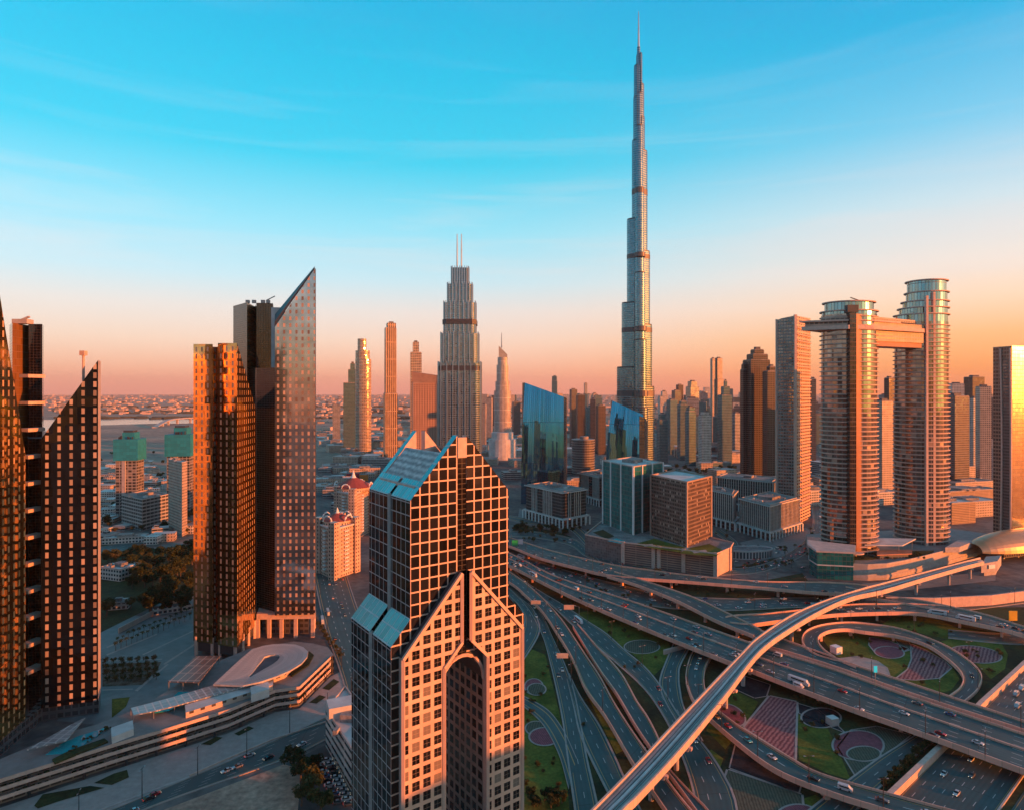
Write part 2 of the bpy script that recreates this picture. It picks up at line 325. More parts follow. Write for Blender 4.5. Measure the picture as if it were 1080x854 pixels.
# ------------------------------------------------------------------ roads
def cr(pts, n):
    """smooth a polyline through its points and resample it evenly"""
    P = [pts[0]*2-pts[1]]+pts+[pts[-1]*2-pts[-2]]; d = []
    for i in range(1, len(P)-2):
        for k in range(12):
            t = k/12; a, b, c, e = P[i-1], P[i], P[i+1], P[i+2]
            d.append(.5*((2*b)+(c-a)*t+(2*a-5*b+4*c-e)*t*t+(3*b-a-3*c+e)*t**3))
    d.append(pts[-1]); L = [0]
    for i in range(len(d)-1): L.append(L[-1]+(d[i+1]-d[i]).length)
    o = []; j = 0
    for k in range(n):
        s = L[-1]*k/(n-1)
        while j < len(L)-2 and L[j+1] < s: j += 1
        u = 0 if L[j+1] == L[j] else (s-L[j])/(L[j+1]-L[j]); o.append(d[j].lerp(d[j+1], min(max(u,0),1)))
    return o
def zprof(z, f):
    if not hasattr(z, '__len__'): return z
    x = f*(len(z)-1); i = min(int(x), len(z)-2); return z[i]+(z[i+1]-z[i])*(x-i)
def edges(left, right, z, n):
    def lift(pix): return [G(x, y, zprof(z, i/(len(pix)-1))) for i, (x, y) in enumerate(pix)]
    return cr(lift(left), n), cr(lift(right), n)
def strip(b, A, B, m=0, dz=0, along=None):
    v = 0
    for i in range(len(A)-1):
        d = ((A[i+1]+B[i+1])/2-(A[i]+B[i])/2).length
        z = Vector((0,0,dz)); b.face([A[i]+z, B[i]+z, B[i+1]+z, A[i+1]+z], m, [(0,v),(1,v),(1,v+d),(0,v+d)]); v += d
def sweep(b, E, O, w, z0, z1, m=0):
    """a wall of width w along edge E, leaning to the inside (towards O), from z0 to z1 relative to the edge"""
    T = []; S_ = [0.0]
    for i in range(len(E)-1): S_.append(S_[-1]+(E[i+1]-E[i]).length)
    for e, o in zip(E, O):
        n = (o-e); n.z = 0; n = n.normalized() if n.length > 1e-6 else Vector((1,0,0)); T.append(n*w)
    for i in range(len(E)-1):
        def p(k, s, z): return E[k]+T[k]*s+Vector((0,0,z))
        for q in ((p(i,0,z0),p(i+1,0,z0),p(i+1,0,z1),p(i,0,z1)), (p(i,1,z0),p(i,1,z1),p(i+1,1,z1),p(i+1,1,z0)), (p(i,0,z1),p(i+1,0,z1),p(i+1,1,z1),p(i,1,z1)), (p(i,0,z0),p(i,1,z0),p(i+1,1,z0),p(i+1,0,z0))): b.face(q, m, [(S_[i] if min((c-E[i]).length, (c-E[i]-T[i]).length) < min((c-E[i+1]).length, (c-E[i+1]-T[i+1]).length) else S_[i+1], 25) for c in q])
    for k in (0, len(E)-1): b.face([p(k,0,z0), p(k,1,z0), p(k,1,z1), p(k,0,z1)] if False else [E[k]+Vector((0,0,z0)), E[k]+T[k]+Vector((0,0,z0)), E[k]+T[k]+Vector((0,0,z1)), E[k]+Vector((0,0,z1))], m)
AS = {n: asphalt('asphalt_%s_lanes' % {1:'one',2:'two',3:'three',4:'four',5:'five',6:'six',8:'eight'}[n], n) for n in (1,2,3,4,5,6,8)}
ROADS = {}
def flyover(key, label, left, right, z, lanes, n=70, piers=8, thick=1.3, median=None, par=(1,1), pier_w=2.2, group='flyovers of the interchange', skip=()):
    A, B = edges(left, right, z, n); ROADS[key] = (A, B)
    c = (A[n//2]+B[n//2])/2
    t = thing('flyover', (c.x, c.y, 0), label, 'flyover', group)
    b = MB(); strip(b, A, B, 0, 0); b.build('road_surface', AS[lanes], t)
    b = MB(); sweep(b, [x+(y-x).normalized()*.02 for x, y in zip(A, B)], B, .3, -thick, -.02)
    sweep(b, [y+(x-y).normalized()*.02 for x, y in zip(A, B)], A, .3, -thick, -.02); strip(b, A, B, 0, -thick*.97)
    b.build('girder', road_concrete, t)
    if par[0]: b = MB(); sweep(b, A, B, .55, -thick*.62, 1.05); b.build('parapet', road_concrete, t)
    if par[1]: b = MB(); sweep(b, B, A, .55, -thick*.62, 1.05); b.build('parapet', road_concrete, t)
    if median:
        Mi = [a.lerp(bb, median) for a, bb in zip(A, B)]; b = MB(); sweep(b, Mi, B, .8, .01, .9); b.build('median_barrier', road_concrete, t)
    for k in range(piers):
        i = int((k+.5)/piers*(n-1))
        if k in skip: continue
        a, bb = A[i], B[i]; m = (a+bb)/2; w = (bb-a).length; d = math.atan2((bb-a).y, (bb-a).x)
        if m.z < 3.5: continue
        b = MB()
        if w > 16:
            for s in (.28, .72):
                q = a.lerp(bb, s); b.box((q.x, q.y, 0), (pier_w, 1.6, q.z-thick-1.2), d)
        else: b.box((m.x, m.y, 0), (pier_w*1.3, 1.7, m.z-thick-1.2), d)
        b.box((m.x, m.y, m.z-thick-1.2), (w*.72, 2.0, 1.25), d)
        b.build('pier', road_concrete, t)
    return t
def road(key, left, right, z, lanes, n=50, kerb=True, name='road'):
    A, B = edges(left, right, z, n); ROADS[key] = (A, B)
    t = thing(name, ((A[n//2]+B[n//2])/2).to_tuple(), None, None, None, 'structure'); t.location.z = 0
    b = MB(); strip(b, A, B); b.build('road_surface', AS[lanes], t)
    if kerb:
        b = MB(); sweep(b, A, B, -.9, -.3, .14); sweep(b, B, A, -.9, -.3, .14); b.build('kerb', path_m, t)
    return t

# lawns and beds of the interchange
gsheet('interchange_ground', [(548,600), (600,588), (680,612), (860,612), (1000,640), (1130,640), (1180,900), (700,960), (530,960), (530,700)], .09, dark_grass)
gsheet('lawn', [(550,680), (575,690), (592,760), (602,870), (545,900), (540,780)], .14, grass_m)
gsheet('lawn', [(590,672), (612,690), (640,745), (660,790), (650,795), (625,745), (604,700)], .14, grass_m)
gsheet('lawn', [(600,648), (640,640), (700,668), (712,690), (690,712), (668,690)], .14, grass_m)
gsheet('lawn', [(772,727), (800,740), (788,762), (765,790), (745,770), (752,748)], .14, grass_m)
gsheet('lawn', [(750,790), (763,800), (755,822), (770,854), (720,870), (730,810)], .14, grass_m)
gsheet('lawn', [(839,751), (858,764), (873,768), (882,786), (897,822), (872,815), (843,801)], .14, grass_m)
gsheet('lawn', [(866,672), (885,667), (912,668), (945,672), (976,682), (1004,702), (1012,716), (1003,728), (985,732), (962,723), (930,711), (900,700), (880,690)], .14, grass_m)
gsheet('lawn', [(992,676), (1020,670), (1055,676), (1063,690), (1060,705), (1045,716), (1030,700)], .14, grass_m)
gsheet('lawn', [(960,640), (1010,662), (1060,668), (1060,674), (1000,674), (930,658)], .14, grass_m)
gsheet('lawn', [(838,845), (860,838), (880,850), (870,870), (842,868)], .14, grass_m)
purple = None
def stripes(name, a, b_, width, ang):
    m, t = newmat(name); o = N(t, 'ShaderNodeOutputMaterial'); b = N(t, 'ShaderNodeBsdfPrincipled'); t.links.new(b.outputs[0], o.inputs[0]); b.inputs['Roughness'].default_value = .95
    g = N(t, 'ShaderNodeNewGeometry'); mp = N(t, 'ShaderNodeMapping'); mp.inputs['Rotation'].default_value = (0,0,ang); t.links.new(g.outputs['Position'], mp.inputs[0])
    w = N(t, 'ShaderNodeTexWave'); w.inputs['Scale'].default_value = 1/width; w.inputs['Distortion'].default_value = 2.5; w.inputs['Detail'].default_value = 3; w.inputs['Detail Scale'].default_value = 2
    t.links.new(mp.outputs[0], w.inputs['Vector'])
    r = N(t, 'ShaderNodeValToRGB'); r.color_ramp.elements[0].color = (*a,1); r.color_ramp.elements[1].color = (*b_,1); t.links.new(w.outputs[0], r.inputs[0])
    n = N(t, 'ShaderNodeTexNoise'); n.inputs['Scale'].default_value = .6; n.inputs['Detail'].default_value = 6; t.links.new(g.outputs['Position'], n.inputs['Vector'])
    k = M_(t, 'ADD', .45, M_(t, 'MULTIPLY', n.outputs[0], 1.1)); q = N(t, 'ShaderNodeMix', data_type='RGBA', blend_type='MULTIPLY'); q.inputs[0].default_value = 1
    t.links.new(r.outputs[0], q.inputs[6]); t.links.new(k, q.inputs[7]); t.links.new(q.outputs[2], b.inputs['Base Color']); return m
purple = stripes('purple_planting', (.13,.035,.05), (.36,.16,.15), 6.0, R(40))
rose = stripes('rose_planting', (.17,.035,.06), (.30,.09,.10), 3.0, R(-20))
green_bed = stripes('green_planting', (.045,.055,.035), (.10,.11,.075), 4.0, R(10))
BEDS = []
def bed(pix, mat, border=.9, z=.20, label=None, z0=.16):
    P = [G(x, y) for x, y in pix]; c = sum(P, Vector())/len(P)
    t = thing('flower_bed', (c.x, c.y, 0), label, 'flower bed', 'flower beds of the interchange gardens')
    b = MB(); pts = [(p.x, p.y, z+.04) for p in P]
    if area2([p[:2] for p in pts]) < 0: pts.reverse()
    b.face(pts); b.build('planting', mat, t)
    if border:
        b = MB(); ring = [Vector(p) for p in pts]; n = len(ring)
        for i in range(n):
            p, q = ring[i], ring[(i+1) % n]; d = (q-p); d.z = 0
            if d.length < 1e-4: continue
            d.normalize(); nn = Vector((-d.y, d.x, 0))*border
            b.face([p-nn*.0, q-nn*.0, q-nn+Vector((0,0,.0)), p-nn][::-1]); b.face([p+Vector((0,0,.05)), q+Vector((0,0,.05)), q-nn+Vector((0,0,.05)), p-nn+Vector((0,0,.05))][::-1])
        b.build('path_edging', path_m, t)
def ell(cx, cy, rx, ry, n=36, a=0): 
    return [(cx+rx*math.cos(2*math.pi*k/n)*math.cos(a)-ry*math.sin(2*math.pi*k/n)*math.sin(a), cy+rx*math.cos(2*math.pi*k/n)*math.sin(a)+ry*math.sin(2*math.pi*k/n)*math.cos(a)) for k in range(n)]
bed([(812,734), (840,740), (838,801), (785,767)], purple, 1.0, label='large purple-brown striped bed between the queueing ramp and the main flyover')
bed(ell(866,757,20,10), soil_m, .9, .24, label='dark oval bed with white scattered stones below the main flyover')
bed(ell(905,786,26,15), rose, .9, .24, label='round rose bed with a ring path beside the road under the flyover')
bed(ell(911,795,17,7.5), green_bed, .7, .30, label='small oval green bed set inside the round rose bed')
bed(ell(1029,690,27,8.5,a=.12), purple, .8, .24, label='flat oval purple bed outside the loop ramp')
bed([(918,672), (938,676), (958,684), (946,690), (925,690), (917,680)], rose, .8, .24, label='leaf-shaped rose bed at the top of the loop')
bed(ell(938,688,15,6,a=.08), rose, .8, .30, label='oval rose bed overlapping the leaf-shaped bed in the loop')
bed([(961,679), (975,685), (996,697), (1003,704), (990,715), (965,717), (945,716), (958,706), (962,695)], purple, .8, .24, label='wide purple striped bed inside the curve of the loop ramp')
bed([(945,675), (958,677), (962,684), (954,687)], green_bed, .6, .24, label='small grey-green bed between two purple beds of the loop')
bed([(882,695), (905,692), (925,697), (935,704), (938,712), (920,706)], path_m, .6, .24, label='sandy service yard beside the white kiosk in the loop')
bed(ell(563,724,9,8), rose, .8, .24, label='round rose bed half hidden behind the gabled tower')
bed(ell(566,727,9,6), green_bed, .8, .30, label='round green bed touching the half-hidden rose bed')
bed(ell(565,768,10,7), green_bed, .8, .24, label='round green bed paired with a brick-red bed on the lawn')
bed(ell(574,777,15,9), rose, .9, .30, label='round brick-red bed beside the curving slip road')
bed(ell(677,682,18,7), green_bed, .8, .24, label='oval grey-green bed on the lawn under the main flyover')
bed(ell(772,754,15,9,a=.6), rose, .8, .24, label='striped dark rose bed beside the metro viaduct column')
bed([(768,812), (845,838), (848,870), (745,900), (755,850)], green_bed, .9, .24, label='wide grey-green field below the queueing ramp')
bed([(776,786), (806,806), (845,826), (842,836), (770,810)], soil_m, .6, .24, label='black soil bed under the queueing ramp')
bed([(782,712), (812,722), (808,734), (796,736), (772,725)], soil_m, .6, .24, label='black soil bed by the viaduct below the main flyover')
bed([(842,742), (862,748), (880,762), (890,772), (870,764), (843,752)], soil_m, .6, .19, label='black soil strip beside the dark oval bed')
bed(ell(842,862,22,13), rose, .8, .30, label='large rose bed cut by the bottom of the picture')
bed([(884,788), (898,770), (925,766), (960,775), (935,795), (905,822)], green_bed, .6, .19, label='grey-green bed around the ringed rose bed')
# dark hedge and retaining wall beside the sunken highway
_p, _q = G(940,842), G(1080,700); _d = (_q-_p).normalized(); _n = Vector((_d.y, -_d.x, 0)); _t = thing('highway', (0,0,0), None, None, None, 'structure')
for _o in (1.2, 33.0):
    _A = [_p+_d*k*20+_n*_o+Vector((0,0,.14)) for k in range(-8, 36)]; _B = [a+_n*28.5 for a in _A]; b = MB(); strip(b, _B, _A); b.build('carriageway', AS[8], _t)

M_near = [(480,573), (520,590), (540,598), (602,629), (678,662), (760,695), (787,705), (883,742), (973,774), (1080,813), (1150,838)]
M_far = [(500,563), (524,577), (545,587), (589,609), (670,635.5), (788,677), (828,690), (885,708), (960,735), (1080,774.5), (1150,798)]
flyover('M', 'broad eight-lane flyover crossing the gardens diagonally under the metro viaduct', M_near, M_far, 7, 8, 90, 12, 1.6, median=.53, skip=(11,))
flyover('T', 'narrow merging carriageway running beside the far edge of the broad flyover', [(790,677.5), (829,687.5), (886,705.5), (961,732), (1081,771), (1151,794)], [(802,665), (836,678), (870,690), (903,702), (960,721), (1080,761), (1150,783)], 7, 2, 60, 5)
flyover('U', 'upper flyover sweeping in from behind the gabled tower towards the glass box', [(480,557), (520,571), (540,577), (568,588), (605,598), (648,607.5), (726,613.5), (800,619.5), (856,624.5), (905,627)], [(480,552), (520,562.5), (540,567.5), (579,580), (618,589.5), (651,596.5), (680,600.5), (726,606.5), (800,613), (870,614.2), (915,617)], 7.5, 4, 80, 11, 1.5)
flyover('B', 'slim ramp branching off the upper flyover down to the broad one', [(640,607.5), (670,616.5), (712,633), (754,654), (795,671)], [(648,603), (670,609.5), (726,628), (768,647), (803,664.5)], [7.6,7.5,7.3,7.1,7], 2, 50, 5, 1.4)
flyover('X', 'curving flyover with a car queue behind the loop ramp', [(770,657), (792,658.6), (821,655), (863,650), (893,647.5), (950,646), (979,648), (1014,655), (1060,664.5), (1080,670), (1140,686)], [(765,651), (777,649), (820,646), (893,638), (930,637), (972,637.5), (1007,641), (1042,649), (1080,661), (1140,678)], 7, 3, 80, 9, 1.6)
flyover('Y', 'short connector dropping from the upper flyover into the curving one', [(880,624.5), (930,632.5), (972,640), (1000,645)], [(892,619), (930,627.5), (972,633.5), (1008,641)], 7.3, 2, 40, 3)
flyover('L', 'loop ramp circling the round garden with purple beds', [(903,704.5), (890,699), (878.6,692), (869,685), (863.5,677), (865,670.5), (876,665.5), (893,664), (911,666.5), (945,671), (976,680), (1000,696), (1014,711), (1014,723), (1003,733), (985,743)], [(899,700.5), (880,696), (862,691), (850.5,684), (845.6,676), (848,668), (856,662.5), (870,658.6), (891,656.5), (912,657.5), (950,663.5), (993,679), (1021,696), (1035,711), (1033,725), (1022,737), (1000,752)], [7,7,7,7,7,7,6.8,6,5,4,3,2,1,.5,.4], 2, 110, 9, 1.2)
flyover('D', 'curving ramp with a queue of cars crossing in front of the purple field', [(733,683), (727,695), (723,713), (726,728), (733,742), (747,757), (775.7,782), (804.5,804), (833,820), (883,839), (928,853), (1000,875)], [(760,680), (752,690), (744,705), (743,722), (747,734), (754.5,746.7), (777.6,765), (804.5,782), (833,799.5), (866,817), (935,837), (994,853), (1060,870)], [1,1.5,2,2.6,3.5,4.5,5,5,5,5,5], 2, 80, 7, 1.4)
flyover('F', 'two-lane ramp curving down past the gabled tower', [(510,600), (540,616), (555,629), (571,644), (588,669), (604,696), (617,726), (638,755.5), (667,805), (686,832), (701,854), (722,885)], [(520,592), (540,604.7), (557,617), (574,632.6), (592,653), (603.5,669.5), (617,690), (633,714), (647,740), (668,773), (696,812), (715,838), (740,868)], 4.5, 2, 80, 7, 1.3)
flyover('H', 'ramp splitting off beside the two-lane ramp with a narrow gap between', [(604,661), (613,676), (624,694), (635,711), (650,732), (672,769), (698,806), (717,832), (746,872)], [(609,658), (618,668), (631,683.5), (645,698), (658,714.5), (672,740), (683.5,757), (695,780), (703,807), (728,836), (745,853), (770,886)], [2,3,4,4.3,4.5,4.5], 2, 60, 5, 1.2)
flyover('O', 'far flyover climbing behind the red-domed apartment blocks', [(300,490), (325,505), (350,520), (385,548), (420,566)], [(300,483), (325,497), (350,509), (385,531), (420,552)], 7, 4, 40, 5, 1.5)
# ground-level roads
road('E', [(520,592), (540,607), (557,620), (579,635), (605,659), (626,677), (649,697), (680,725), (703,758), (720,795), (730,824), (737,854), (745,890)], [(530,588), (552,611), (571,624), (594.5,638), (618,654), (638,667), (658,685), (680,703.5), (697,724.6), (716,755), (745,790), (760,813), (772,836), (776,854), (784,890)], .35, 3)
road('P', [(712,676), (703,698), (698,712), (697,724), (704,742), (722,772)], [(730,676), (717,700), (715,712), (716,726), (721,747), (740,780)], .42, 2)
road('G', [(525,612), (540,622), (556,640), (566,656), (574,673.6), (581,698.6), (588,728), (594.5,760), (600,800), (608,854), (614,895)], [(525,606), (540,613), (560,632), (573,651), (582,671), (594.5,698.6), (604,726), (611,760), (618,800), (627,840), (638,895)], .35, 2)
road('Q', [(598,715), (606,745), (614,776), (640,830), (668,880)], [(600,710), (612,735), (631,764.5), (649,801), (656,817), (690,885)], .42, 2)
road('J', [(530,737), (545,740), (560,750), (575,766), (590,795), (600,830)], [(530,730), (545,731.5), (562,739), (580,751), (595,772), (608,800)], .46, 1)
road('K', [(530,622), (540,630), (549,640), (554,651), (552,664), (544,682), (525,700)], [(530,614), (545,628), (560,640), (567,655), (568,666), (560,682), (540,712)], .46, 2)
road('W', [(500,571), (520,583), (540,594), (590,612), (640,628), (700,640), (770,643), (840,640), (930,640), (1000,644), (1090,634), (1200,620)], [(500,563), (520,574), (540,583), (590,599), (640,613), (700,626), (770,631), (840,630), (930,630), (1000,630), (1090,621), (1200,606)], .35, 4, 70)
road('Z', [(1010,762), (1000,772), (974,788), (930,826), (905,850), (880,880)], [(988,760), (965,776), (930,798), (897,822), (870,842), (840,866)], .42, 2)
road('N', [(1000,672), (1060,678), (1120,680)], [(1000,664), (1060,668), (1120,668)], .42, 2)
road('C', [(-60,948), (20,915), (151,853), (296,801), (344,779), (372,764), (420,735)], [(-60,925), (60,876), (127,850), (240,803), (300,776), (345,755), (372,733), (410,700)], .3, 6, name='boulevard')
road('S', [(372,760), (362,715), (345,665), (336,628), (328,585)], [(410,760), (402,715), (385,665), (372,628), (360,590)], .28, 4, name='street')
road('V1', [(100,585), (150,577), (200,568), (260,558)], [(100,577), (150,568), (200,559), (260,549)], .3, 4, kerb=False)
road('R1', [(520,566), (560,566), (600,574), (618,586), (650,598), (700,608)], [(520,560), (562,560), (602,567), (622,579), (652,591), (702,602)], .30, 2)
road('R2', [(760,606), (800,603), (838,590), (862,572), (872,550), (868,520)], [(760,600), (796,597), (828,585), (850,568), (858,548), (854,520)], .30, 3)
road('R3', [(640,600), (604,560), (590,558), (546,550), (520,545)], [(648,596), (612,556), (594,552), (548,545), (520,540)], .26, 1)
road('R4', [(756,592), (770,575), (752,560)], [(764,592), (778,574), (760,558)], .28, 1)
road('R5', [(372,560), (392,548), (372,530), (345,520), (330,512)], [(376,566), (402,549), (378,526), (348,516), (332,508)], .28, 3)
for q in ([(545,552), (590,561), (603,566), (598,572), (560,564), (540,560)], [(622,572), (640,560), (650,566), (636,578)], [(775,598), (795,594), (818,588), (800,601), (780,603)], [(700,500), (790,500), (800,512), (760,520), (690,512)], [(766,580), (772,574), (790,578), (780,590)], [(600,598), (616,592), (640,602), (700,612), (690,616), (640,609)], [(806,612), (846,604), (852,612), (810,616)]): gsheet('grass_patch', q, .24, dark_grass)
for q in ([(780,572), (850,556), (862,566), (840,582), (800,592)], [(548,536), (590,550), (582,556), (546,546)], [(880,618), (1010,606), (1050,600), (1050,612), (940,624)], [(640,548), (690,556), (680,566), (640,560)]): gsheet('forecourt_paving', q, .22, paving)
# sidewalk between the podium and the boulevard, with its grass beds
gsheet('pavement', [(-60,900), (0,852), (117,813), (241,773), (290,751), (316,747), (349,713), (360,708), (372,733), (345,755), (300,777), (240,804), (127,851), (40,885)], .22, path_m)
for q in ([(36,850), (45,838), (95,829), (110,831), (60,846), (40,853)], [(99,826), (120,816), (134,812), (136,820), (118,828)], [(212,785), (228,777), (235,778), (222,786)], [(247,774), (262,766), (268,768), (252,776)], [(340,726), (352,716), (358,719), (347,728)], [(326,741), (337,733), (344,735), (334,742)]):
    gsheet('grass_patch', q, .34, dark_grass)
gsheet('vacant_lot', [(152,862), (300,806), (318,812), (310,900), (120,900)], .24, sand)
gsheet('car_park', [(300,806), (345,785), (372,775), (372,900), (300,900)], .20, plain('old_asphalt', (.055,.06,.06), .8, var=.3))

# ------------------------------------------------------------------ facades
f_gold = facade('gold_glass', 4.0, 4.0, .06, .10, (.10,.08,.07), (.62,.50,.40), .95, .07, .03, .5)
f_teal = facade('teal_glass', 3.2, 4.2, .05, .07, (.04,.09,.09), (.02,.30,.29), .45, .07, .022, .5)
f_tealcity = facade('teal_city_glass', 3.0, 3.6, .10, .22, (.11,.16,.17), (.08,.27,.30), .6, .15, .02, .5)
f_bluecurve = facade('blue_glass', 3.0, 60, .05, .004, (.01,.05,.07), (.065,.29,.43), .92, .04, .008, .3, wave=.8)
f_dark = facade('dark_city_glass', 3.2, 3.8, .12, .22, (.11,.10,.10), (.22,.20,.20), .7, .12, .02, .5)
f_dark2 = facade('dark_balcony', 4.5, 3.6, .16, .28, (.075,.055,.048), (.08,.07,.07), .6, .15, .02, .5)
f_beige = facade('beige_windows', 3.4, 3.5, .22, .24, (.50,.38,.30), (.12,.12,.13), .5, .15, .02, .5)
f_sand = facade('sand_windows', 3.0, 3.4, .26, .28, (.46,.35,.28), (.13,.13,.13), .4, .2, .02, .5)
f_white = facade('white_windows', 3.2, 3.5, .18, .24, (.56,.50,.46), (.10,.13,.15), .5, .15, .02, .5)
f_grey = facade('grey_strips', 6.0, 3.7, .02, .26, (.36,.34,.33), (.16,.18,.20), .7, .12, .015, .5)
f_vert = facade('vertical_strips', 3.6, 30, .24, .02, (.40,.36,.33), (.20,.22,.24), .75, .1, .015, .5)
f_brown = facade('brown_grid', 2.6, 3.7, .16, .20, (.17,.115,.09), (.16,.12,.11), .6, .12, .02, .6, ((.30,.24,.20), .10))
f_burj = facade('steel_glass', 2.4, 3.9, .12, .15, (.19,.26,.29), (.13,.27,.32), .9, .10, .012, .4, frough=.38, fmetal=.55)
f_addr = facade('finned_glass', 4.2, 3.7, .16, .20, (.22,.27,.29), (.20,.30,.33), .85, .10, .02, .4, frough=.4, fmetal=.5)
f_oval = facade('oval_glass', 4.5, 4.3, .03, .17, (.34,.25,.20), (.34,.30,.28), .9, .07, .014, .4, ((.36,.26,.21), .04))
f_core = facade('black_glass', 1.7, 1.5, .05, .05, (.05,.035,.03), (.10,.075,.065), .92, .08, .006, .25)
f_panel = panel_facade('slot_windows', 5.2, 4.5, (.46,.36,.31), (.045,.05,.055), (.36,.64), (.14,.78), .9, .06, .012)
f_panel_gold = panel_facade('slot_windows_gold', 4.4, 4.5, (.46,.33,.26), (.66,.42,.18), (.36,.64), (.14,.78), .98, .06, .010)  # gold tint stands in for the sunlit reflection in this wing's glass
f_panel_bright = panel_facade('slot_windows_bright', 4.4, 4.5, (.60,.36,.18), (1.0,.58,.18), (.36,.64), (.14,.78), .98, .08, .008)  # brighter gold tint painted on the sides that mirror the sunset
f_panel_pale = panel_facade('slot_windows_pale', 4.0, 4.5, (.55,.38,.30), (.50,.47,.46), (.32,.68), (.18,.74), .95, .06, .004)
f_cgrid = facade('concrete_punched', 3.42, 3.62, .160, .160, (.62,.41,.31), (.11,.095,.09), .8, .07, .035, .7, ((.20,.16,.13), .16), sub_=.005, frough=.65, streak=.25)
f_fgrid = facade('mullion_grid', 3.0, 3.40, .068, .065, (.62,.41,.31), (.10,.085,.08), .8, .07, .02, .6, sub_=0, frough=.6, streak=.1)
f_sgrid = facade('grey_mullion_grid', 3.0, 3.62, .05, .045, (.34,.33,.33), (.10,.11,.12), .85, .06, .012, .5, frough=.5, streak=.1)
f_skylight = facade('teal_skylight', 2.9, 4.2, .06, .05, (.45,.50,.50), (.16,.44,.45), .45, .2, .01, .25)
f_constr = facade('open_floors', 5.0, 3.8, .10, .14, (.30,.27,.25), (.05,.05,.05), .0, .9, .01, .6, ((.20,.16,.14), .3))
f_parkade = facade('louvred_parkade', 30, 2.1, .01, .22, (.36,.24,.19), (.14,.10,.09), .1, .6, .01, .3)
f_civic = facade('civic_windows', 3.3, 3.9, .04, .14, (.10,.095,.09), (.11,.11,.11), .6, .12, .02, .4)
corrugated = stripes('corrugated_metal', (.30,.30,.30), (.58,.56,.54), 4.5, R(-35))

def PP(pts): return [(X_(p, Y), Y) for p, Y in pts]
def block(parent, name, pts, tops, mats, z0=0.0, v0=0.0, sides=None):
    """a solid over a plan given as (column, distance) pairs; tops are heights, or photograph rows when over 260"""
    zt = [Z_(q, p[1]) if q > 260 else q for q, p in zip(tops if hasattr(tops, '__len__') else [tops]*len(pts), pts)]
    b = MB(); b.prism(PP(pts), z0, zt, 0, 1, v0=v0, sides=sides); return b.build(name, mats, parent)
def corner(near, left, right):           # plan of a box from its near, left and right corners
    n, l, r = (Vector((X_(p, Y), Y)) for p, Y in (near, left, right)); f = l+r-n
    return [tuple(n), tuple(r), tuple(f), tuple(l)]
def inset(poly, d):
    c = sum((Vector(p) for p in poly), Vector((0,0)))/len(poly); o = []
    for p in poly:
        v = Vector(p)-c; o.append(tuple(c+v*(1-d/max(v.length, .1))))
    return o
def parapet(b, poly, z, h=1.2, w=.6, m=0):
    n = len(poly)
    for i in range(n):
        p, q = poly[i], poly[(i+1) % n]; ii = inset([p, q], 0); b.bar((*p, z+h/2), (*q, z+h/2), w, h+.04, m)
def roof_kit(parent, poly, z, seed=0, big=1.0):
    """parapet and plant on a flat roof"""
    rnd = random.Random(seed); b = MB(); parapet(b, inset(poly, .35), z, 1.1); b.build('roof_parapet', concrete_grey, parent)
    c = sum((Vector(p) for p in poly), Vector((0,0)))/len(poly); e = [Vector(poly[i])-c for i in (0, 1)]
    b = MB(); a = math.atan2((Vector(poly[1])-Vector(poly[0])).y, (Vector(poly[1])-Vector(poly[0])).x); L = (Vector(poly[1])-Vector(poly[0])).length
    b.box((c.x, c.y, z+.02), (L*.34*big, L*.26*big, 3.2*big), a)
    rp_ = b.build('roof_plant', grey_roof, parent)
    for k in range(6):
        q = c+e[0]*rnd.uniform(-.65,.65)+e[1]*rnd.uniform(-.65,.65); b = MB(); b.box((q.x, q.y, z+.03), (rnd.uniform(1.5,4.5), rnd.uniform(1.5,4), rnd.uniform(1,2.4)), a); b.build('cooling_unit', rnd.choice((grey_roof, steel, white_roof)), rp_)

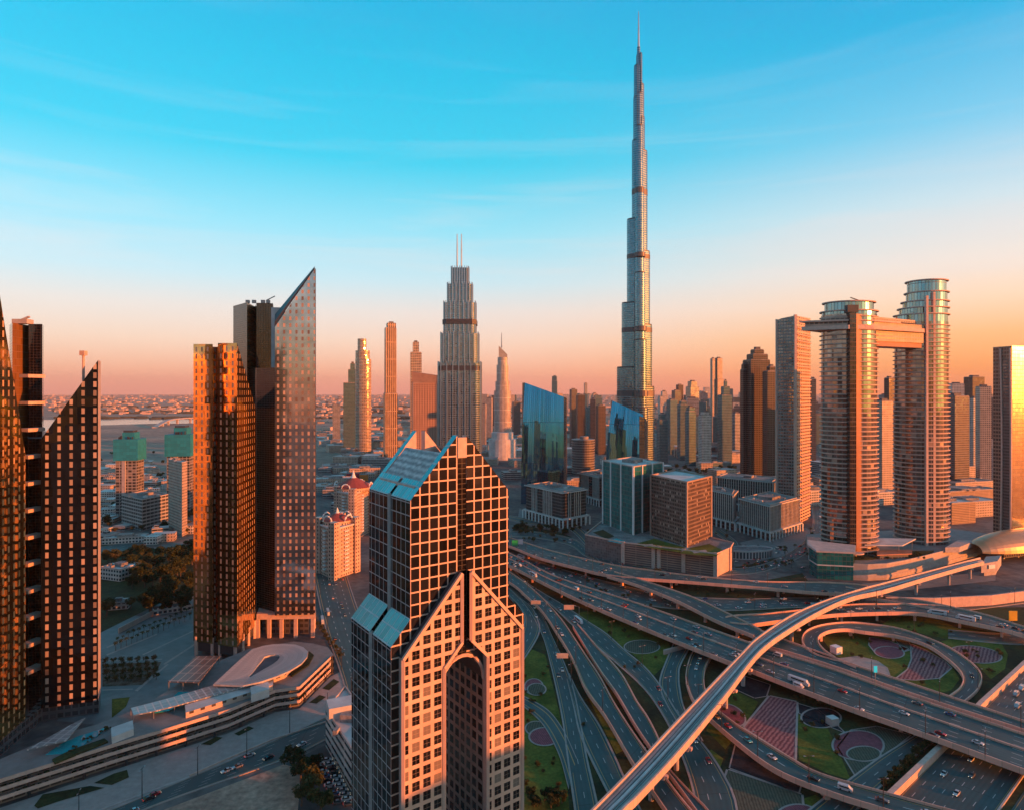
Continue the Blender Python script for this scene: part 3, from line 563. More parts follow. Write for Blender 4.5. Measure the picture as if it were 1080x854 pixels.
# ------------------------------------------------------------------ the gabled twin-leg tower
def gabled_tower():
    th = R(35.5); e1 = Vector((math.cos(th), math.sin(th), 0)); e2 = Vector((-math.sin(th), math.cos(th), 0)); C0 = Vector((X_(432.8,180), 180, 0))
    t = thing('gabled_tower', C0.to_tuple(), 'tall gabled office tower with an arched passage between its two orange-lit legs', 'office tower')
    def L(s, q, z): return C0+e1*s+e2*q+Vector((0,0,z))
    Wd, D, ze, za, h0, h1 = 33.5, 28.6, 134.6, 152.2, 15.2, 18.3
    s_ = (za-ze)/h0
    # upper block: two halves either side of the groove, each a pentagon pushed back
    for sgn in (0, 1):
        a, b_ = (0, h0) if sgn == 0 else (h1, Wd); zl, zr = (ze, za) if sgn == 0 else (za, ze)
        b = MB()
        def face(pts, m, uv=None): b.face(pts, m, uv)
        fp = [(a, 88), (b_, 88), (b_, zr), (a, zl)]
        face([L(s, 0, z) for s, z in fp], 0, [(s, z) for s, z in fp])
        bp = fp[::-1]; face([L(s, D, z) for s, z in bp], 1, [(s, z) for s, z in bp])
        o = 0 if sgn == 0 else Wd; zz = ze
        q = [(0, 88), (D, 88), (D, zz), (0, zz)]; pts = [L(o, y, z) for y, z in q]; face(pts[::-1] if sgn == 0 else pts, 1, (q[::-1] if sgn == 0 else q))
        i = h0 if sgn == 0 else h1; q = [(0, 88), (D, 88), (D, 138), (0, 138)]; pts = [L(i, y, z) for y, z in q]; face(pts if sgn == 0 else pts[::-1], 2)
        # inner faces of the two gables, and the floor of the open roof between them
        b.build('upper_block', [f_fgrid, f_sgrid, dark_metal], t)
        def zr_(s): return ze+s_*(s if sgn == 0 else Wd-s)
        def slope(s0, s1, q0, q1, dz, m, bb):
            ss = (s0, s1) if sgn == 0 else (Wd-s1, Wd-s0)
            P = [(ss[0], q0), (ss[1], q0), (ss[1], q1), (ss[0], q1)]
            bb.face([L(s, q, zr_(s)+dz) for s, q in P], m, [(q, (s if sgn == 0 else Wd-s)*1.4) for s, q in P])
        b = MB(); slope(-.1, 4.2, 0, 12.6, .02, 0, b); slope(-.1, 4.2, 14.2, D, .02, 0, b); b.build('skylight', f_skylight, t)
        b = MB(); slope(4.2, 11.2, 2.8, D-2.8, -.35, 0, b); b.build('roof_slope', corrugated, t)
        # gable frames: front and back, full height, 2.6 m thick
        for q0, q1 in ((0, 2.6), (D-2.6, D)):
            b = MB(); P = [(4.2, q0), (h0, q0), (h0, q1), (4.2, q1)] if sgn == 0 else [(h1, q0), (Wd-4.2, q0), (Wd-4.2, q1), (h1, q1)]
            top = [L(s, q, zr_(s)+.05) for s, q in P]; b.face(top, 0, [(q, s) for s, q in P])
            qi = q1 if q0 == 0 else q0; g = [(P[0][0], zr_(P[0][0])-3), (P[1][0], zr_(P[1][0])-3), (P[1][0], zr_(P[1][0])+.05), (P[0][0], zr_(P[0][0])+.05)]
            b.face([L(s, qi, z) for s, z in g], 1)
            ie = h0 if sgn == 0 else h1; b.face([L(ie, q0, 138), L(ie, q1, 138), L(ie, q1, za), L(ie, q0, za)], 1)
            g2 = [(h0 if sgn == 0 else h1, 138), (P[0][0] if sgn == 0 else P[1][0], 138), (P[0][0] if sgn == 0 else P[1][0], zr_(4.2 if sgn == 0 else Wd-4.2)-3), (h0 if sgn == 0 else h1, za-3)]
            b.face([L(s, qi+(.01 if q0 == 0 else -.01), z) for s, z in g2], 1)
            b.build('gable_frame', [f_skylight, concrete], t)
    b = MB(); b.prism([tuple(L(s, q, 0))[:2] for s, q in ((2.5, 2.6), (31, 2.6), (31, D-2.6), (2.5, D-2.6))], 137.0, 138.0, 0, 0); b.build('roof_well', concrete, t)
    b = MB(); b.prism([tuple(L(s, q, 0))[:2] for s, q in ((12, 13), (24, 13), (24, 20), (12, 20))], 138.0, 144.6, 0, 0); b.prism([tuple(L(s, q, 0))[:2] for s, q in ((13, 6), (17, 6), (17, 10), (13, 10))], 138.0, 142, 0, 0); b.build('plant_room', white_roof, t)
    for q in (1.2, D-1.2):
        b = MB(); b.prism([tuple(L(s, y, 0))[:2] for s, y in ((h0, q-1), (h1, q-1), (h1, q+1), (h0, q+1))], 88 if q < 5 else 138, za-9 if q > 5 else 149.0, 0, 1)
        b.build('groove_panel', [f_core, concrete], t)
    b = MB(); b.prism([tuple(L(s, y, 0))[:2] for s, y in ((h0+.05, -.3), (h1-.05, -.3), (h1-.05, .6), (h0+.05, .6))], za-6.5, za-.6, 0, 0); b.build('groove_cap', concrete, t)
    # groove strip down the left flank
    b = MB(); b.bar(L(-.12, 13.4, 60), L(-.12, 13.4, ze+.4), .9, 1.2); b.build('flank_strip', concrete_grey, t)
    # shoulders: full depth blocks outside the upper block, sloping skylight roofs
    a = 5.85; zs0, zs1 = 95.1, 101.6
    for sgn in (0, 1):
        s0, s1 = (-a, 0) if sgn == 0 else (Wd, Wd+a); zz0, zz1 = (zs0, zs1) if sgn == 0 else (zs1, zs0)
        b = MB(); fp = [(s0, 0), (s1, 0), (s1, zz1), (s0, zz0)]
        b.face([L(s, 0, z) for s, z in fp], 0, fp); b.face([L(s, D, z) for s, z in fp[::-1]], 1, fp[::-1])
        o = s0 if sgn == 0 else s1; q = [(0, 0), (D, 0), (D, zs0), (0, zs0)]; b.face([L(o, y, z) for y, z in (q[::-1] if sgn == 0 else q)], 1, q[::-1] if sgn == 0 else q)
        b.build('shoulder', [f_fgrid, f_sgrid], t)
        for q0, q1 in ((-.1, 12.4), (14.4, D+.1)):
            b = MB(); P = [(s0-.15 if sgn == 0 else s0, q0), (s1 if sgn == 0 else s1+.15, q0), (s1 if sgn == 0 else s1+.15, q1), (s0-.15 if sgn == 0 else s0, q1)]; f = lambda s: zz0+(zz1-zz0)*(s-s0)/(s1-s0)+.08
            b.face([L(s, q, f(s)) for s, q in P], 0, [(q, (s-s0)*1.45) for s, q in P]); b.build('skylight', f_skylight, t)
        b = MB(); b.bar(L(s0-.12 if sgn == 0 else s1+.12, 13.4, 0), L(s0-.12 if sgn == 0 else s1+.12, 13.4, zs0+.3), 1.0, 1.4); b.build('flank_strip', concrete_grey, t)
    # the front slab of each leg: punched concrete, gable shaped, cut by the arch
    p = 2.6
    for sgn in (0, 1):
        m = lambda s: s if sgn == 0 else Wd-s
        out = [(m(-3.5), 0), (m(9.3), 0), (m(9.3), 86.5), (m(h0), 92.6), (m(h0), 112.6), (m(-3.5), 92.0)]
        b = MB(); front = [L(s, -p, z) for s, z in out]; uvf = [(s+1.3, z) for s, z in out]
        if sgn: front = front[::-1]; uvf = uvf[::-1]
        b.face(front, 0, uvf)
        n = len(out)
        for i in range(n):
            (sa, z1), (sb, z2) = out[i], out[(i+1) % n]; q = [L(sa, -p, z1), L(sa, 0.0, z1), L(sb, 0.0, z2), L(sb, -p, z2)]
            b.face(q if sgn == 0 else q[::-1], 2 if i == 4 else (3 if i == 3 else 1))
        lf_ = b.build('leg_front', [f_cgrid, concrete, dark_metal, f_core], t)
        rim = [(m(-3.5), 0), (m(-3.5), 92.0), (m(h0), 112.6)]
        b = MB(); 
        for i in range(2): b.bar(L(rim[i][0], -p-.1, rim[i][1]), L(rim[i+1][0], -p-.1, rim[i+1][1]), .9, .9)
        rim = [(m(h0), 112.3), (m(h0), 92.6), (m(9.3), 86.5), (m(9.3), 0)]
        for i in range(3): b.bar(L(rim[i][0], -p-.1, rim[i][1]), L(rim[i+1][0], -p-.1, rim[i+1][1]), .9, .9)
        b.build('rim', plain('rim_concrete' if not sgn else 'rim_concrete_b', (.62,.41,.31), .65, var=.1), lf_)
        # inner flank of the leg, running back through the passage
        i = m(9.3); q = [(0, 0), (D, 0), (D, 88), (0, 88)]; pts = [L(i, y, z) for y, z in q]
        b = MB(); b.face(pts if sgn == 0 else pts[::-1], 0, q if sgn == 0 else q[::-1])
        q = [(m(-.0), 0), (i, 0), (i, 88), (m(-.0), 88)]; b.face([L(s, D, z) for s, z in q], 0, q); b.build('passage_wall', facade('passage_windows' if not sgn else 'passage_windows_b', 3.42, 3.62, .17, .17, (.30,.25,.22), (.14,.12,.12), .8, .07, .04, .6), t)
    # vault over the passage
    b = MB(); n = 14; cxs = Wd/2; rr = Wd/2-9.3
    arc = [(cxs+rr*math.cos(math.pi*k/n), 79.0+rr*1.15*math.sin(math.pi*k/n)) for k in range(n+1)]
    for i in range(n):
        (sa, z1), (sb, z2) = arc[i], arc[i+1]; b.face([L(sa, .3, z1), L(sb, .3, z2), L(sb, D, z2), L(sa, D, z1)], 0)
    for i in range(n):                                # spandrel above the arch
        (sa, z1), (sb, z2) = arc[i], arc[i+1]; b.face([L(sa, .3, z1), L(sa, .3, 96), L(sb, .3, 96), L(sb, .3, z2)], 0)
    b.build('vault', dark_metal, t)
    b = MB(); b.tube([L(s, -.2, z) for s, z in arc], .55, 6); b.build('arch_rim', concrete, t)
gabled_tower()

# ------------------------------------------------------------------ the two twin-wing complexes at the edge
sunset_strip = facade('sunset_strip_glass', 1.9, 3.8, .05, .05, (.20,.10,.05), (.62,.30,.12), .6, .25, .01, .3)  # orange colour paints the sunset reflected in recesses of the black cores
def wing_complexes():
    t = thing('twin_wing_tower', (X_(262,415), 415, 0), 'tower pair with a sail-shaped pale wing, a gold-reflecting wing and a black core', 'tower complex')
    b = MB(); pl = [(204,404), (224.3,399.5), (224.8,403), (229.4,402), (229.8,398), (250,394), (270,434), (222,446)]
    zt = [Z_(q, p[1]) for q, p in zip((363,363,366,366,362,362,431,431), pl)]
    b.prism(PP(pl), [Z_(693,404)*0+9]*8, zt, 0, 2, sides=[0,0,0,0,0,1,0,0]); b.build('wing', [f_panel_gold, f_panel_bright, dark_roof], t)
    for p, Y in ((207,404), (224,401), (232,400), (248,396), (256,408), (262,420), (268,432)): b = MB(); b.tube([(X_(p,Y), Y, 0), (X_(p,Y), Y, 12)], 1.1, 8); b.build('column', concrete, t)
    b = MB(); b.prism(PP([(205,405), (249,395.5), (268,432), (222,444)]), 3, 9.2, 1, 1); b.build('lobby', [concrete, dark_metal], t)
    b = MB(); b.prism(PP([(290,430), (332.3,432), (333.2,452), (293,450)]), 16, [Z_(345,430), Z_(283,432), Z_(284,452), Z_(343,450)], 0, 1, sides=[0,1,1,1]); b.build('wing', [f_panel_pale, dark_metal], t)
    b = MB()                                          # louvred crest along the sail's sloping edge
    b.prism(PP([(289.6,430.5), (331.6,432.6), (332,444), (289.9,442)]), [Z_(345,430.5), Z_(283.5,432.6), Z_(284,444), Z_(344,442)], [Z_(345,430.5)+3.5, Z_(283.5,432.6)+1.0, Z_(284,444)+2, Z_(344,442)+8], 0, 0); b.build('crest', dark_metal, t)
    b = MB(); b.prism(PP([(286,445), (301,446), (301,454), (286,453)]), 150, [Z_(324.5,446)]*4, 0, 0); b.build('stair_head', white_roof, t)
    b = MB(); b.prism(PP([(270.5,432), (333,434), (333,456), (276,458)]), 12.5, 16.4, 0, 0); b.build('base_frame', concrete, t)
    for p, Y in ((272,433), (284,433), (297,433), (312,433.5), (330,434), (331,450), (283,452), (313,452)): b = MB(); b.box((X_(p,Y), Y, 0), (2.2, 1.8, 12.45)); b.build('column', concrete, t)
    b = MB(); b.prism(PP([(276,440), (326,440), (324,452), (280,452)]), 0, 12.5, 0, 0); b.build('lobby', f_dark, t)
    b = MB(); b.prism(PP([(246,470), (260.5,450), (268.5,472), (270.5,453), (288,456), (289,480), (250,486)]), 0, [Z_(321,460)]*7, 0, 1, sides=[0,2,0,0,0,0,0]); b.build('core', [f_core, dark_roof, sunset_strip], t)
    b = MB(); b.prism(PP([(270.5,446), (290,436), (290.5,455), (272,458)]), 14, [Z_(388,440)]*4, 0, 1); b.prism(PP([(258,460), (270.5,446), (272,458), (262,466)]), 14, [Z_(388,446)]*4, 0, 1); b.build('core', [f_core, dark_roof], t)
    c = (X_(284,455), 455)
    for dx in (-8, -3, 4, 8): b = MB(); b.box((c[0]+dx*.9-8, c[1], Z_(321,460)), (2.4, 2, 2.2)); b.build('cooling_unit', concrete_grey, t)
    b = MB(); b.bar((c[0]-2, c[1], Z_(321,460)+2), (c[0]+4, c[1], Z_(321,460)+5), .6, .6); b.build('roof_crane', concrete_grey, t)
    # nearer complex, cut by the picture's edge
    t = thing('twin_wing_tower', (X_(50,325), 325, 0), 'dark tower pair with a lower slanted slab and orange bridges to its black core', 'tower complex')
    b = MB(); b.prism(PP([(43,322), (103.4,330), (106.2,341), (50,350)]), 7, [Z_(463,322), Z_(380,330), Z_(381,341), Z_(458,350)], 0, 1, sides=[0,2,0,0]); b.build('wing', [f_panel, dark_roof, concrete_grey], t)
    b = MB(); b.tube([(X_(88,333), 333, Z_(402,333)), (X_(88,333), 333, Z_(373,333))], .7, 6); b.box((X_(88,333), 333, Z_(375,333)), (2.6, 2.6, 2.4)); b.build('mast', concrete, t)
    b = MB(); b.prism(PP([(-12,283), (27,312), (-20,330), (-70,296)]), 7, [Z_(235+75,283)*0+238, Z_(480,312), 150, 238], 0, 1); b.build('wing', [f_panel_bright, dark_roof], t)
    b = MB(); b.prism(PP([(13,338), (29.5,352), (30.2,345), (44.5,346), (46,357), (10,353)]), 0, [Z_(342,346)]*6, 0, 1, sides=[2,0,0,0,0,0]); b.build('core', [f_core, concrete, sunset_strip], t)
    b = MB(); b.prism(PP([(30,334), (57,336), (58,350), (28,350)]), 0, [Z_(462,336)]*4, 0, 1); b.build('core', [f_core, dark_roof], t)
    for k in range(12):
        y = 397+k*27.5; b = MB(); z = Z_(y, 333); 
        if z < 8: break
        b.bar((X_(25,322), 322, z), (X_(43,331), 331, z), 5.5, 1.7); b.build('bridge', concrete, t)
    b = MB(); b.bar((X_(19,345), 345, Z_(342,345)+1.5), (X_(31,345), 345, Z_(342,345)+4), 1.2, .8); b.box((X_(24,345), 345, Z_(342,346)), (8, 5, 2.4)); b.build('roof_crane', concrete_grey, t)
    b = MB(); b.prism(PP([(-12,284), (26,311.5), (42,333), (106,341), (104,331), (44,323)]), 0, 7.2, 0, 0); b.build('base', f_dark, t)
wing_complexes()

# ------------------------------------------------------------------ podium between the complexes
def podium():
    base = [G(x, y) for x, y in [(-110,905), (0,852), (60,832), (117,813), (180,793), (241,773), (290,751), (316,747), (349,713)]]
    base = [(p.x, p.y) for p in base]; zr = 11.5
    back = [G(x, y, zr) for x, y in [(352,690), (346,682), (330,678), (310,676), (262,684), (215,703), (150,745), (100,764), (60,775), (0,800), (-110,850)]]
    poly = base+[(p.x, p.y) for p in back]
    t = thing('podium_building', (X_(200,300), 300, 0), 'long terraced podium with planted decks, pools and pale canopies along the boulevard', 'podium')
    b = MB(); n = len(base); inn = []
    for p in base:
        v = Vector(p); inn.append(tuple(v*(1+3.2/v.length)))
    b.prism(inn+[(p.x, p.y) for p in back], 0, zr-.6, 0, 1); b.build('body', [facade('podium_bays', 4.0, 3.7, .06, .20, (.20,.17,.15), (.07,.07,.07), .4, .3, .01, .5), concrete_grey], t)
    for k, z in enumerate((3.3, 6.9, zr-1.2)):
        b = MB(); E = [Vector((*p, z)) for p in base]; O = [Vector((*p, z)) for p in inn]
        for i in range(n-1):
            for q in ((E[i], E[i+1], O[i+1], O[i]),):
                b.face([x+Vector((0,0,.35)) for x in q]); b.face([x for x in q][::-1])
            b.face([E[i], E[i+1], E[i+1]+Vector((0,0,1.45)), E[i]+Vector((0,0,1.45))]); b.face([E[i+1]*.999, E[i]*.999, E[i]*.999+Vector((0,0,1.45)), E[i+1]*.999+Vector((0,0,1.45))])
        b.build('terrace', concrete, t)
        if k < 2:
            b = MB(); rnd = random.Random(k)
            for i in range(1, n-1):
                a, c = O[i], O[i+1]; m = int((c-a).length/2.2)
                for j in range(m):
                    if rnd.random() < .75:
                        q = (E[i].lerp(E[i+1], (j+.5)/m)*.7+O[i].lerp(O[i+1], (j+.5)/m)*.3); r = rnd.uniform(.6,1.1)
                        b.box((q.x, q.y, z+.36), (r*1.6, r*1.2, r*1.1), rnd.random())
            b.build('planter_greenery', dark_grass, t)
    for i in range(n-1):
        m = max(1, int((Vector(base[i+1])-Vector(base[i])).length/11))
        for j in range(m):
            q = Vector(base[i]).lerp(Vector(base[i+1]), (j+.5)/m)*1.003; b = MB(); b.box((q.x, q.y, 0), (.8, .9, zr-1)); b.build('column', dark_metal, t)
    b = MB(); b.face([(p[0], p[1], zr) for p in poly]) if area2(poly) > 0 else b.face([(p[0], p[1], zr) for p in reversed(poly)]); b.build('roof_deck', paving, t)
    def rp(pix, z): return [(G(x, y, z).x, G(x, y, z).y) for x, y in pix]
    def slab(name, pix, z, h, m, sides=None):
        b = MB(); b.prism(rp(pix, z), z-h, z, 0, 1 if isinstance(m, list) else 0, True); return b.build(name, m, t)
    canopy = facade('ribbed_canopy', 2.6, 2.6, .07, .04, (.40,.38,.37), (.52,.48,.46), .15, .45, .01, .2)
    canopy2 = facade('glazed_canopy', 3.2, 3.2, .09, .06, (.55,.52,.50), (.34,.36,.36), .3, .3, .01, .3)
    # oval canopy: a ribbed ring with an open middle
    outer = [(225,721), (240,707), (253,695), (266,684), (277,680.5), (288,678.8), (300,678.4), (312,679.2), (320,682), (325,686.5), (324,692), (318,699), (306,706.5), (292,712.5), (276,718), (256,722.5)]
    inner = [(262,713), (266,709), (271,702), (276,696), (279,692), (285,690.3), (290,689.9), (293.5,690.2), (295,691.3), (295,693), (292.5,696), (288,699.5), (282,703), (275,707), (269,710.5), (264,713.5)]
    b = MB()
    for i in range(len(outer)):
        j = (i+1) % len(outer)
        o1, o2 = G(*outer[i], 16.5), G(*outer[j], 16.5); i1, i2 = G(*inner[i], 15.5), G(*inner[j], 15.5)
        for k in range(5):
            a1, a2 = o1.lerp(o2, k/5), o1.lerp(o2, (k+1)/5); c1, c2 = i1.lerp(i2, k/5), i1.lerp(i2, (k+1)/5)
            q = [a1, a2, c2, c1]; b.face(q, 0, [(0,0),(2.6,0),(2.6,(a1-c1).length),(0,(a1-c1).length)])
        b.face([o1, o1-Vector((0,0,.9)), o2-Vector((0,0,.9)), o2], 0); b.face([i1, i2, i2-Vector((0,0,.9)), i1-Vector((0,0,.9))], 0)
    b.build('oval_canopy', canopy, t)
    b = MB(); b.prism(rp([(228,722), (262,690), (290,681), (318,683), (320,692), (300,708), (270,719)], 15)[:], zr, 14.6, 0, 1); b.build('pavilion', [facade('pavilion_wall', 5, 4, .25, .2, (.55,.40,.32), (.15,.12,.10), .3, .2), dark_roof], t)
    # long glazed pergola trailing away from it
    top = [(253,713.5), (225,722), (200,729.5), (179,735.5), (158,741), (138,746)]; bot = [(262,722), (232,731), (206,738), (184,744), (162,749.5), (141,753.5)]
    b = MB(); v = 0
    for i in range(5):
        a1, a2, c1, c2 = G(*top[i], 15), G(*top[i+1], 15), G(*bot[i], 15), G(*bot[i+1], 15); d = (a2-a1).length; w = (a1-c1).length
        b.face([a1, a2, c2, c1], 0, [(v,0),(v+d,0),(v+d,w),(v,w)]); b.face([c1, c2, c2-Vector((0,0,.5)), c1-Vector((0,0,.5))], 0); v += d
    b.build('pergola', canopy2, t)
    for i in range(6):
        for q in (top[i], bot[i]):
            g = G(*q, 15); b = MB(); b.tube([(g.x, g.y, zr), (g.x, g.y, 14.9)], .18, 6); b.build('pergola_post', steel, t)
    slab('pavilion', [(195,743), (225,733), (262,722.5), (288,715), (288,722), (262,730), (228,741), (196,751)], 14.2, 2.7, [facade('low_wall', 5, 4, .3, .25, (.52,.40,.33), (.15,.12,.10), .3, .2), white_roof])
    pg = slab('shade_pergola', [(177,718), (206.5,691.5), (232,691), (210,719)], 16, .5, facade('pergola_grid', 4.2, 9.0, .06, .03, (.50,.36,.29), (.16,.13,.12), .3, .4, .01, .3))
    for x, y in ((178,718), (206.5,692), (231,691.5), (209,718.5), (193,718)): g = G(x, y, 16); b = MB(); b.tube([(g.x, g.y, 0), (g.x, g.y, 15.6)], .25, 6); b.build('pergola_post', steel, t)
    slab('slanted_canopy', [(28,790), (74,764), (90,756), (70,780)], 15.5, .5, canopy2)
    slab('pool', [(48,795), (66,783), (82,776), (111,767), (106,773), (88,785), (66,794)], zr+.35, .3, water)
    slab('pool', [(163,751), (178,749), (190,742), (200,729), (188,729), (172,744)], zr+.35, .3, water)
    slab('roof_kiosk', [(117,767), (140,759), (141,768), (118,777)], 14.5, 3, white_roof)
    slab('roof_kiosk', [(264,724), (283,718), (284,726), (265,732)], 15.5, 4, white_roof)
    slab('planter', [(300,704), (322,692), (326,686), (331,690), (326,700), (308,712)], zr+.8, .7, dark_grass)
    slab('planter', [(55,800), (75,790), (110,778), (114,781), (80,795), (58,804)], zr+.8, .7, dark_grass)
podium()
# plaza behind the podium
gsheet('plaza', [(106,645), (150,650), (200,610), (215,640), (270,670), (210,710), (140,752), (100,764), (60,760), (100,700)], .16, plain('plaza_paving', (.16,.175,.175), .7, var=.3, scale=.12))
for q in ([(112,690), (165,668), (166,669.2), (113,691.2)], [(112,682), (185,652), (186,653), (113,683.2)], [(172,700), (215,672), (217,672.6), (174,700.8)], [(150,690), (205,664), (206,664.8), (151,690.9)], [(108,696.5), (171,694.5), (171,695.4), (108,697.4)], [(142,728), (176,700), (178,700.3), (145,728.8)], [(108,727), (140,726), (140,727), (108,728)]): gsheet('paving_band', q, .20, path_m)
gsheet('plaza_lawn', [(118,737), (137,735), (133,745), (118,757)], .24, grass_m)
gsheet('planted_court', [(108,700), (170,698), (166,706), (150,722), (108,724)], .24, two_tone('court', (.07,.05,.03), (.17,.15,.12), .15))
gsheet('park', [(60,560), (100,568), (205,585), (205,618), (130,655), (60,690)], .21, dark_grass)

def wall_thing(name, label, pts, h, w=.5, mat=concrete):
    c = pts[len(pts)//2]; b = MB()
    for p, q in zip(pts[:-1], pts[1:]): b.bar((p[0], p[1], h/2), (q[0], q[1], h/2), w, h)
    return tag(b.build(name, mat, origin=(c[0], c[1], 0)), label, 'wall')
wall_thing('boundary_wall', 'pale boundary wall between the dark park and the plaza', [G(125,668), G(165,647), G(200,629)], 4.0)

# ------------------------------------------------------------------ the tallest tower
def spire_tower():
    Y = 1130.0; c = Vector((X_(673.5, Y), Y)); u = Y/F
    t = thing('needle_tower', (c.x, c.y, 0), 'needle-like supertall tower of stepped steel lobes topped by a spire', 'skyscraper')
    def capsule(r, L, a, n=8):
        o = []
        for k in range(n+1): q = -math.pi/2+math.pi*k/n; o.append((L+r*math.cos(q), r*math.sin(q)))
        o += [(0, r), (0, -r)] if True else []
        return [(c.x+rot2(x, y, a)[0], c.y+rot2(x, y, a)[1]) for x, y in o]
    zt = lambda y: Z_(y, Y)
    def lobe(a, ext, tops, r0):
        for i, (e, y) in enumerate(zip(ext, tops)):
            r = max(2.6, r0-i*1.0); L = max(e*u-r, .5)
            b = MB(); z1 = zt(y); z0 = 0 if i == 0 else 0
            b.prism(capsule(r, L, a), 0, z1, 0, 1); b.prism(inset(capsule(r, L, a), .5), z1, z1+2.2, 2, 1)
            b.build('wing_tier', [f_burj, steel, dark_metal], t)
    cs = lambda d: 1/math.cos(R(d))
    lobe(R(155), [x*cs(25)*.98 for x in (21.5, 16.7, 11.5, 6.6, 3.8, 2.6)], (388, 320, 232, 149.5, 104, 71), 13)
    lobe(R(35), [x*cs(35)*.93 for x in (18.3, 15.3, 12.8, 9.7, 6.5, 5.8, 3.6)], (408.5, 343, 265.5, 160, 125, 90, 58), 12)
    lobe(R(268), (25, 19, 14, 10, 6.5, 4.2), (430, 360, 290, 205, 135, 100), 11)
    b = MB(); b.prism(b.ring_poly(c, 9.5, 9.5, 12), 0, zt(190), 0, 1); b.prism(b.ring_poly(c, 6.5, 6.5, 12), zt(190), zt(120), 0, 1); b.prism(b.ring_poly(c, 4.2, 4.2, 12), zt(120), zt(70), 0, 1); b.prism(b.ring_poly(c, 2.9, 2.9, 10), zt(70), zt(50), 0, 1); b.build('core', [f_burj, steel], t)
    b = MB(); b.tube([(c.x, c.y, zt(51)), (c.x, c.y, zt(40)), (c.x, c.y, zt(28)), (c.x, c.y, zt(12))], [2.0, 1.5, 1.1, .5], 8); b.build('spire', steel, t)
    for y0, y1, lv in ((200, 206, 3), (268.5, 273, 2), (345.5, 350.5, 1), (412, 418, 0)):
        b = MB()
        for a, ext, r0, k in ((R(155), [x*cs(25)*.98 for x in (21.5, 16.7, 11.5, 6.6)], 13, 0), (R(35), [x*cs(35)*.93 for x in (18.3, 15.3, 12.8, 9.7)], 12, 0), (R(268), (25, 19, 14, 10), 11, 0)):
            r = max(2.6, r0-lv*1.0); b.prism(capsule(r+.25, max(ext[lv]*u-r, .5), a), zt(y1), zt(y0), 0, 0, True)
        b.build('mechanical_band', plain('band_%d' % lv if False else 'plant_floor_louvres', (.11,.10,.10), .5, .4, .2), t)
spire_tower()

# ------------------------------------------------------------------ stepped hotel tower with twin masts
def twin_mast_tower():
    Y = 1100.0; c = (X_(484.5, Y), Y+18); zt = lambda y: Z_(y, Y)
    t = thing('twin_mast_tower', (c[0], c[1], 0), 'grey finned stepped tower with two thin masts on top', 'skyscraper')
    def oct_(w, d, ch): w /= 2; d /= 2; return [(c[0]+x, c[1]+y) for x, y in ((-w+ch,-d), (w-ch,-d), (w,-d+ch), (w,d-ch), (w-ch,d), (-w+ch,d), (-w,d-ch), (-w,-d+ch))]
    u = Y/F; FS = plain('fin_steel', (.42,.48,.50), .32, .75, .15)
    for (p0, p1, y) in ((462.5, 506.5, 383), (465, 503.8, 352), (468, 500.8, 319), (471.2, 496.8, 299), (475, 492.8, 281.5)):
        w = (p1-p0)*u; b = MB(); b.prism(oct_(w, w*.8, w*.12), 0, zt(y), 0, 1)
        b.build('tier', [f_addr, steel], t)
        d = w*.8
        for k in range(7):
            x = c[0]-w/2+w*(k+.5)/7; b = MB(); b.box((x, c[1]-d/2-.4, 60), (1.2, 1.6, zt(y)+3-60)); b.build('fin', FS, t)
        for k in range(5):
            for sg in (-1, 1): yy = c[1]-d/2+d*(k+.5)/5; b = MB(); b.box((c[0]+sg*(w/2+.4), yy, 60), (1.6, 1.2, zt(y)+3-60)); b.build('fin', FS, t)
    for p in (481.6, 486.2): b = MB(); x = X_(p, Y); b.tube([(x, c[1]-8, zt(300 if p < 483 else 310)), (x, c[1]-8, zt(262)), (x, c[1]-8, zt(245.5))], [1.5,1.2,.7], 8); b.build('mast', steel, t)
    for y in (337, 386): b = MB(); w = (36 if y == 337 else 44.6)*u; b.prism(oct_(w, w*.82, w*.12), zt(y+5), zt(y), 0, 0, True); b.build('mechanical_band', dark_metal, t)
twin_mast_tower()

